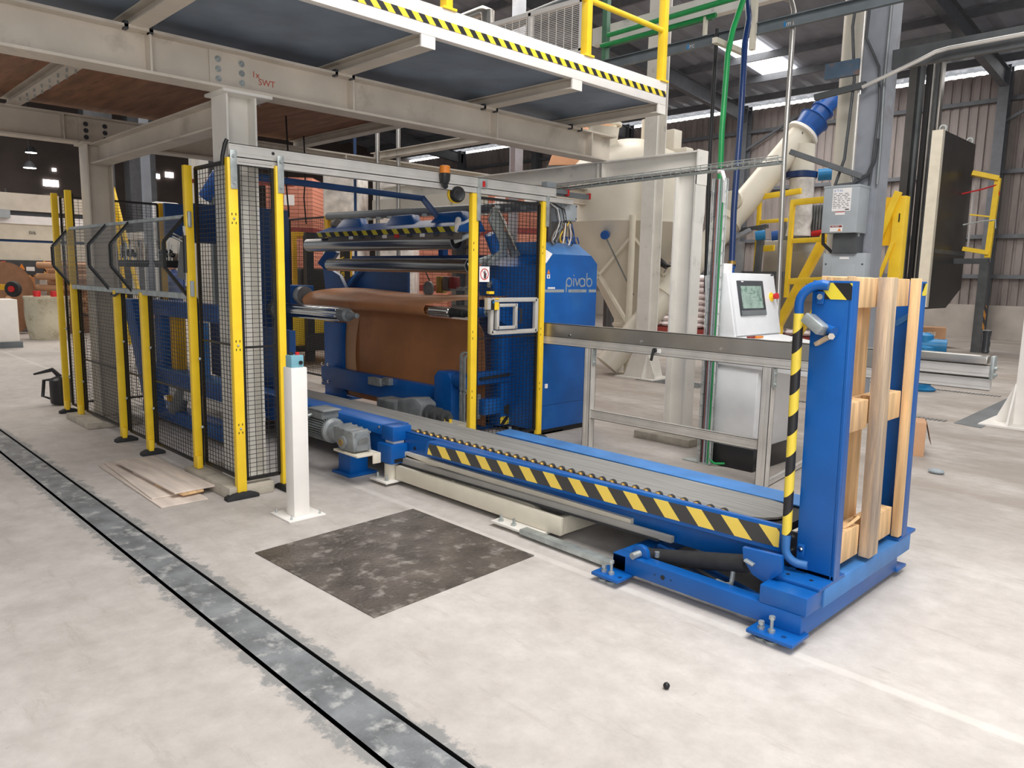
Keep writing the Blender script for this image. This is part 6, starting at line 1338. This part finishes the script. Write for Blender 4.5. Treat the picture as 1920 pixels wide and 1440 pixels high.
# yellow folding frame, white slab and robot-like unit behind the end fence
yl = thing('yellow_trestle', 'tall yellow trestle leaning behind the end fence', 'trestle', (-15.4, 4.85, 1.4))
MB().bar((-15.5, 4.75, 3.12), (-15.3, 4.85, .2), .06, .05).bar((-15.5, 4.75, 3.1), (-14.9, 5.1, .2), .06, .05).build('legs', 'yellow', yl)
wt_ = thing('white_table', 'white topped stand behind the end fence', 'stand', (-15.7, 5.7, 0))
MB().box(-16.2, -15.2, 5.1, 6.3, 2.2, 2.32).build('table_top', 'paper_white', wt_)
for x, y in ((-16.1, 5.2), (-15.4, 6.1), (-16.1, 6.1), (-15.4, 5.2)): MB().box(x, x + .1, y, y + .1, 0, 2.2).build('leg', 'white_steel', wt_)
for (x, y, r, lab) in ((-12.9, 4.45, .13, 'grey round post left of the white slotted post, behind the tie beam'), ):
    MB().box(x - .055, x + .055, y - .055, y + .055, 0, 6).build('post', 'column_grey', None, lab, 'post')
for i in range(2): MB().box(-13.2 + i * .3, -13.06 + i * .3, 5.25, 5.4, 0, 6).build('post', 'white_steel', None, ('left of twin white posts behind the tie beam', 'right of twin white posts behind the tie beam')[i], 'post')
MB().bar((-13.0, 5.2, 3.1), (-11.6, 6.3, 3.05), .08, .06).build('red_bar', 'dark_red', None, 'dark red bar between the posts behind the cell', 'bar')
bm_ = MB().cyl((-10.9, 4.55, 2.65), (-10.7, 4.7, 2.95), .1, .13, 18).build('blue_motor', 'motor_blue', None, 'small blue motor hanging behind the fence corner post', 'motor')
MB().box(-10.87, -10.77, 4.6, 4.7, 0, 2.7).build('stand_post', 'channel_grey', bm_)
# white data machine with dark holes
ro = thing('white_unit', 'small white machine head with two dark holes behind the end fence', 'machine', (-13.5, 5.0, 1.5))
MB().box(-13.6, -13.3, 4.75, 5.1, 0, 2.3).build('column', 'white_steel', ro); MB().box(-13.65, -13.3, 4.7, 5.15, 2.3, 2.75).build('head', 'paper_white', ro, bevel=.06)
for y, z in ((4.85, 2.42), (5.0, 2.52)): MB().cyl((-13.3, y, z), (-13.29, y, z), .05, n=14).build('hole', 'black', ro)
# person
pe = thing('person', 'person with dark hair in blue work clothes standing with back turned behind the mesh', 'person', (-12.65, 4.72, 0))
def figure(root, o, rz):
    co, si = math.cos(rz), math.sin(rz)
    def W(x, y, z): return V(o[0] + x * co - y * si, o[1] + x * si + y * co, z)
    H_ = 1.86; s = H_ / 1.78
    J = {'pel': (0, 0, .95), 'wai': (0, .01, 1.1), 'che': (0, .0, 1.33), 'nek': (0, -.02, 1.5), 'hed': (0, .01, 1.58), 'lsh': (.17, -.02, 1.43), 'lel': (.24, .02, 1.15), 'lwr': (.22, .18, .96), 'rsh': (-.17, -.02, 1.43), 'rel': (-.24, .02, 1.15), 'rwr': (-.22, .18, .96), 'lhi': (.09, 0, .9), 'lkn': (.1, .03, .5), 'lan': (.1, -.02, .08), 'lto': (.11, .14, .03), 'rhi': (-.09, 0, .9), 'rkn': (-.1, .03, .5), 'ran': (-.1, -.02, .08), 'rto': (-.11, .14, .03)}
    E_ = [('pel', 'wai', .13, .135), ('wai', 'che', .135, .16), ('che', 'nek', .16, .06), ('nek', 'hed', .055, .055), ('che', 'lsh', .12, .075), ('lsh', 'lel', .062, .048), ('lel', 'lwr', .045, .034), ('che', 'rsh', .12, .075), ('rsh', 'rel', .062, .048), ('rel', 'rwr', .045, .034), ('pel', 'lhi', .12, .1), ('lhi', 'lkn', .095, .065), ('lkn', 'lan', .062, .045), ('lan', 'lto', .05, .04), ('pel', 'rhi', .12, .1), ('rhi', 'rkn', .095, .065), ('rkn', 'ran', .062, .045), ('ran', 'rto', .05, .04)]
    names = list(J); me = bpy.data.meshes.new('body'); me.from_pydata([W(*(c * s for c in J[n])) - _WL[root] for n in names], [(names.index(a), names.index(b)) for a, b, _, _ in E_], [])
    ob = bpy.data.objects.new('body', me); C.objects.link(ob); ob.parent = root; _WL[ob] = _WL[root]
    sk = ob.modifiers.new('skin', 'SKIN'); rad = {}
    for a, b, ra, rb_ in E_: rad[a] = max(rad.get(a, 0), ra) if a not in ('lsh', 'rsh') else .065; rad[b] = rb_ if b not in rad else rad[b]
    for i, n in enumerate(names): me.skin_vertices[0].data[i].radius = (rad[n] * s * (1.0), rad[n] * s * .85); me.skin_vertices[0].data[i].use_root = (n == 'pel')
    ob.modifiers.new('sub', 'SUBSURF').levels = 2; ob.modifiers['sub'].render_levels = 2
    me.materials.append(M['denim'])
    hc = W(0, .02 * s, 1.67 * s)
    b = MB().sphere(hc, .1 * s, 20, 14, (.78, .95, 1.2)); fz = W(0, .125 * s, 1.66 * s); b.sphere(fz, .018 * s, 8, 6, (1, 1, 1.4))
    for e in (-1, 1): b.sphere(W(.078 * e * s, .01 * s, 1.66 * s), .025 * s, 8, 6, (.5, 1, 1.3))
    hd = b.build('head', 'skin', root)
    for e in (-1, 1): MB().sphere(W(.03 * e * s, .105 * s, 1.685 * s), .01 * s, 8, 6).build('eye', 'ink', hd)
    MB().sphere(W(0, .11 * s, 1.62 * s), .018 * s, 8, 6, (1.2, .5, .4)).build('mouth', 'ink_red', hd)
    MB().sphere(W(0, -.01 * s, 1.70 * s), .108 * s, 20, 14, (.85, 1.0, 1.12)).build('hair', 'hair', hd)
    for e in (-1, 1):
        w0 = W(.22 * e * s, .18 * s, .96 * s); b = MB(); b.sphere(w0 + V(0, 0, -.045), .04, 12, 8, (.6, .9, 1.1))
        for k in range(4): b.tube([w0 + V(0, -.025 + .017 * k, -.07), w0 + V(.005, -.027 + .018 * k, -.12 + .004 * abs(k - 1.5)), w0 + V(.012, -.026 + .018 * k, -.15 + .006 * abs(k - 1.5))], .009, 6)
        b.tube([w0 + V(.01, .03, -.03), w0 + V(.02, .05, -.07), w0 + V(.022, .052, -.1)], .01, 6); b.build('hand', 'skin', root)
figure(pe, (-12.65, 4.72, 0), 2.2)
# far left corner: big cream machine beams, dark panel, paper reel, cores, drum
cm = thing('cream_machine', 'long cream machine beams of the paper line at the far left', 'machine', (-22.5, 3, 0))
for z0, z1, m, dx in ((2.98, 3.4, 'beige_steel', 0), (2.84, 2.99, 'dark_grey', -.1), (2.66, 2.86, 'paper_white', .05), (2.28, 2.66, 'cream_paint', 0), (2.2, 2.3, 'navy', -.06), (1.78, 2.22, 'cream_paint', .02)):
    MB().box(-22.6 + dx, -22.0 + dx, 1.0, 6.6, z0, z1).build('beam', m, cm)
MB().box(-22.0, -21.8, 3.6, 4.35, 2.78, 2.98).build('grey_box', 'box_grey', cm)
for y in (4.2, 4.32): MB().box(-22.1, -22.05, y, y + .03, 2.9, 3.5).build('upright', 'dark_grey', cm)
text('beam_lettering', '0/6', .12, (-21.975, 4.75, 2.42), (0, 1, 0), (0, 0, 1), 'dark_grey', cm, .002)
MB().box(-24, -22.2, 1.0, 6.8, 0, .02).build('floor_rail', 'dark_steel', cm)
for y in (1.4, 6.2): MB().box(-22.8, -22.2, y, y + .2, 0, 1.8).build('leg', 'dark_steel', cm)
dp2 = thing('dark_panel', 'dark green control panel with warning stickers under the cream beams', 'panel', (-21.9, 4, 1.2))
MB().box(-22.0, -21.9, 3.0, 5.05, 1.38, 1.78).build('board', 'dark_grey', dp2)
stripe_mat('tape_panel', (0, 1, 1), .14, col_a=(226, 170, 90), duty=.5)
MB().box(-21.9, -21.89, 4.3, 5.05, 1.38, 1.42).box(-21.9, -21.89, 5.0, 5.05, 1.42, 1.78).build('warning_tape', 'tape_panel', dp2)
MB().prism([(-21.89, 4.45, 1.55), (-21.89, 4.6, 1.55), (-21.89, 4.525, 1.7)], (.005, 0, 0)).build('warning_triangle', 'orange', dp2)
MB().box(-21.9, -21.89, 4.62, 4.8, 1.52, 1.62).build('label', 'paper_white', dp2); MB().box(-21.9, -21.89, 4.1, 4.2, 1.6, 1.75).build('red_label', 'ink_red', dp2)
for y in (3.0, 4.9): MB().box(-22.4, -21.95, y, y + .18, 0, 1.4).build('stand', 'white_steel', dp2)
pr_ = thing('paper_reel', 'huge brown paper reel standing on the floor at the left edge', 'reel', (-21.3, 3.9, 0))
MB().cyl((-21.2, 4.05, .86), (-22.6, 3.1, .86), .86, n=64).build('reel', 'reel_brown', pr_)
MB().cyl((-21.19, 4.057, .86), (-21.18, 4.062, .86), .08, n=20).build('core', 'cardboard', pr_)
ct = thing('trolley_wheel', 'black rubber wheel with red hub on a yellow arm above the white box', 'wheel', (-20.2, 3.95, .97))
MB().lathe([(.05, -.05), (.16, -.06), (.18, -.03), (.18, .03), (.16, .06), (.05, .05)], (-20.2, 3.98, 1.12), 24, (.7, -.7, 0)).build('tyre', 'rubber', ct); MB().cyl((-20.2, 3.98, 1.12), (-20.14, 3.92, 1.12), .07, n=16).build('hub', 'red', ct)
MB().bar((-20.3, 3.9, 1.15), (-20.9, 3.2, 1.2), .1, .12).build('arm', 'yellow_dark', ct)
wb = thing('white_cabinet', 'low white steel cabinet with dark plinth at the left edge', 'cabinet', (-18.0, 3.2, 0))
MB().box(-18.6, -17.9, 2.6, 3.58, .12, .97).build('body', 'white_paint', wb, bevel=.01); MB().box(-18.62, -17.86, 2.58, 3.62, 0, .12).build('plinth', 'channel_grey', wb)
dm = thing('plastic_drum', 'stained white open drum standing on the floor at the left', 'drum', (-19.4, 4.4, 0))
MB().lathe([(.36, 0), (.38, .05), (.43, .35), (.45, .6), (.44, .9), (.46, .92), (.46, .97), (.42, .97), (.4, .9), (.38, .3)], (-19.75, 4.52, 0), 40).build('shell', 'drum_white', dm, smooth=60)
MB().cyl((-19.75, 4.52, .5), (-19.75, 4.52, .88), .4, n=32).build('contents', 'white_wrap', dm)
for i, (dx, dy) in enumerate(((-.1, -.16), (.1, .14))): MB().lathe([(.07, 0), (.08, .2), (.075, .21)], (-19.75 + dx, 4.52 + dy, .88), 14).build('red_cup', 'red', None, ('left' if i == 0 else 'right') + ' red cup standing in the white drum', 'cup', 'red cups in the drum')
MB().sphere((-20.3, 4.95, .98), .3, 14, 8, (1, 1, .6)).build('plastic_bag', 'white_wrap', None, 'crumpled clear plastic bag behind the drum', 'bag') if False else None
for i in range(9):
    z = .75 + .14 * (i // 2) * 1.0; yy = 4.6 + .25 * (i % 2); xx = -22.0 + .05 * i
    MB().ring((xx, yy + .2, .55 + .14 * i), (xx + .5 * 1.4, yy + 1.15, .55 + .14 * i), .08, .06, 16).build('cardboard_core', 'cardboard', None, 'long cardboard core in the stack behind the drum, level %s from the bottom' % ('one', 'two', 'three', 'four', 'five', 'six', 'seven', 'eight', 'nine')[i], 'core', 'cardboard cores behind the drum')
MB().box(-23.0, -21.0, 4.75, 6.2, 0, .45).build('core_stand', 'kraft_dark', None, 'dark brown stand under the cardboard cores', 'stand')
MB().box(-26.0, -25.6, 5.5, 7.6, 0, 2.6).build('brown_partition', 'dark_red', None, 'dark red brown partition far behind the drum', 'partition')
MB().box(-25.0, -24.9, 4.3, 6.0, 0.2, 1.6).build('paper_board', 'kraft', None, 'brown paper covered board behind the reel', 'board')
for (x, y) in ((-30, 8.2), (-30, 9.6), (-29, 11.6)):
    MB().box(x, x + .6, y, y + .9, 0, 9).build('hall_pillar', 'dark_grey', None, {8.2: 'dark pillar at the far left, first behind the cream beams', 9.6: 'dark pillar at the far left, second behind the cream beams', 11.6: 'dark pillar seen between the column and the tie beam'}[y], 'pillar')
# high bay lamps in the left hall
for i, (x, y, z) in enumerate(((-30.5, 6.75, 4.95), (-34.0, 7.6, 5.9))):
    hl_ = thing('bay_lamp', ('large' if i == 0 else 'small') + ' high bay lamp glowing in the dark left hall', 'lamp', (x, y, z))
    MB().lathe([(.2, 0), (.21, .02), (.14, .14), (.08, .22)], (x, y, z), 24).build('reflector', 'dark_grey', hl_); MB().cyl((x, y, z - .01), (x, y, z + .01), .19, n=24).build('diffuser', 'lamp_white', hl_); MB().cyl((x, y, z + .2), (x, y, RZ(y)), .01, n=6).build('cord', 'black', hl_)
MB().sphere((-1.58, 2.47, .014), .014, 10, 8, (1, 1, 1)).build('rubber_bit', 'black', None, 'tiny black lump lying on the open floor in front of the tilter', 'debris')
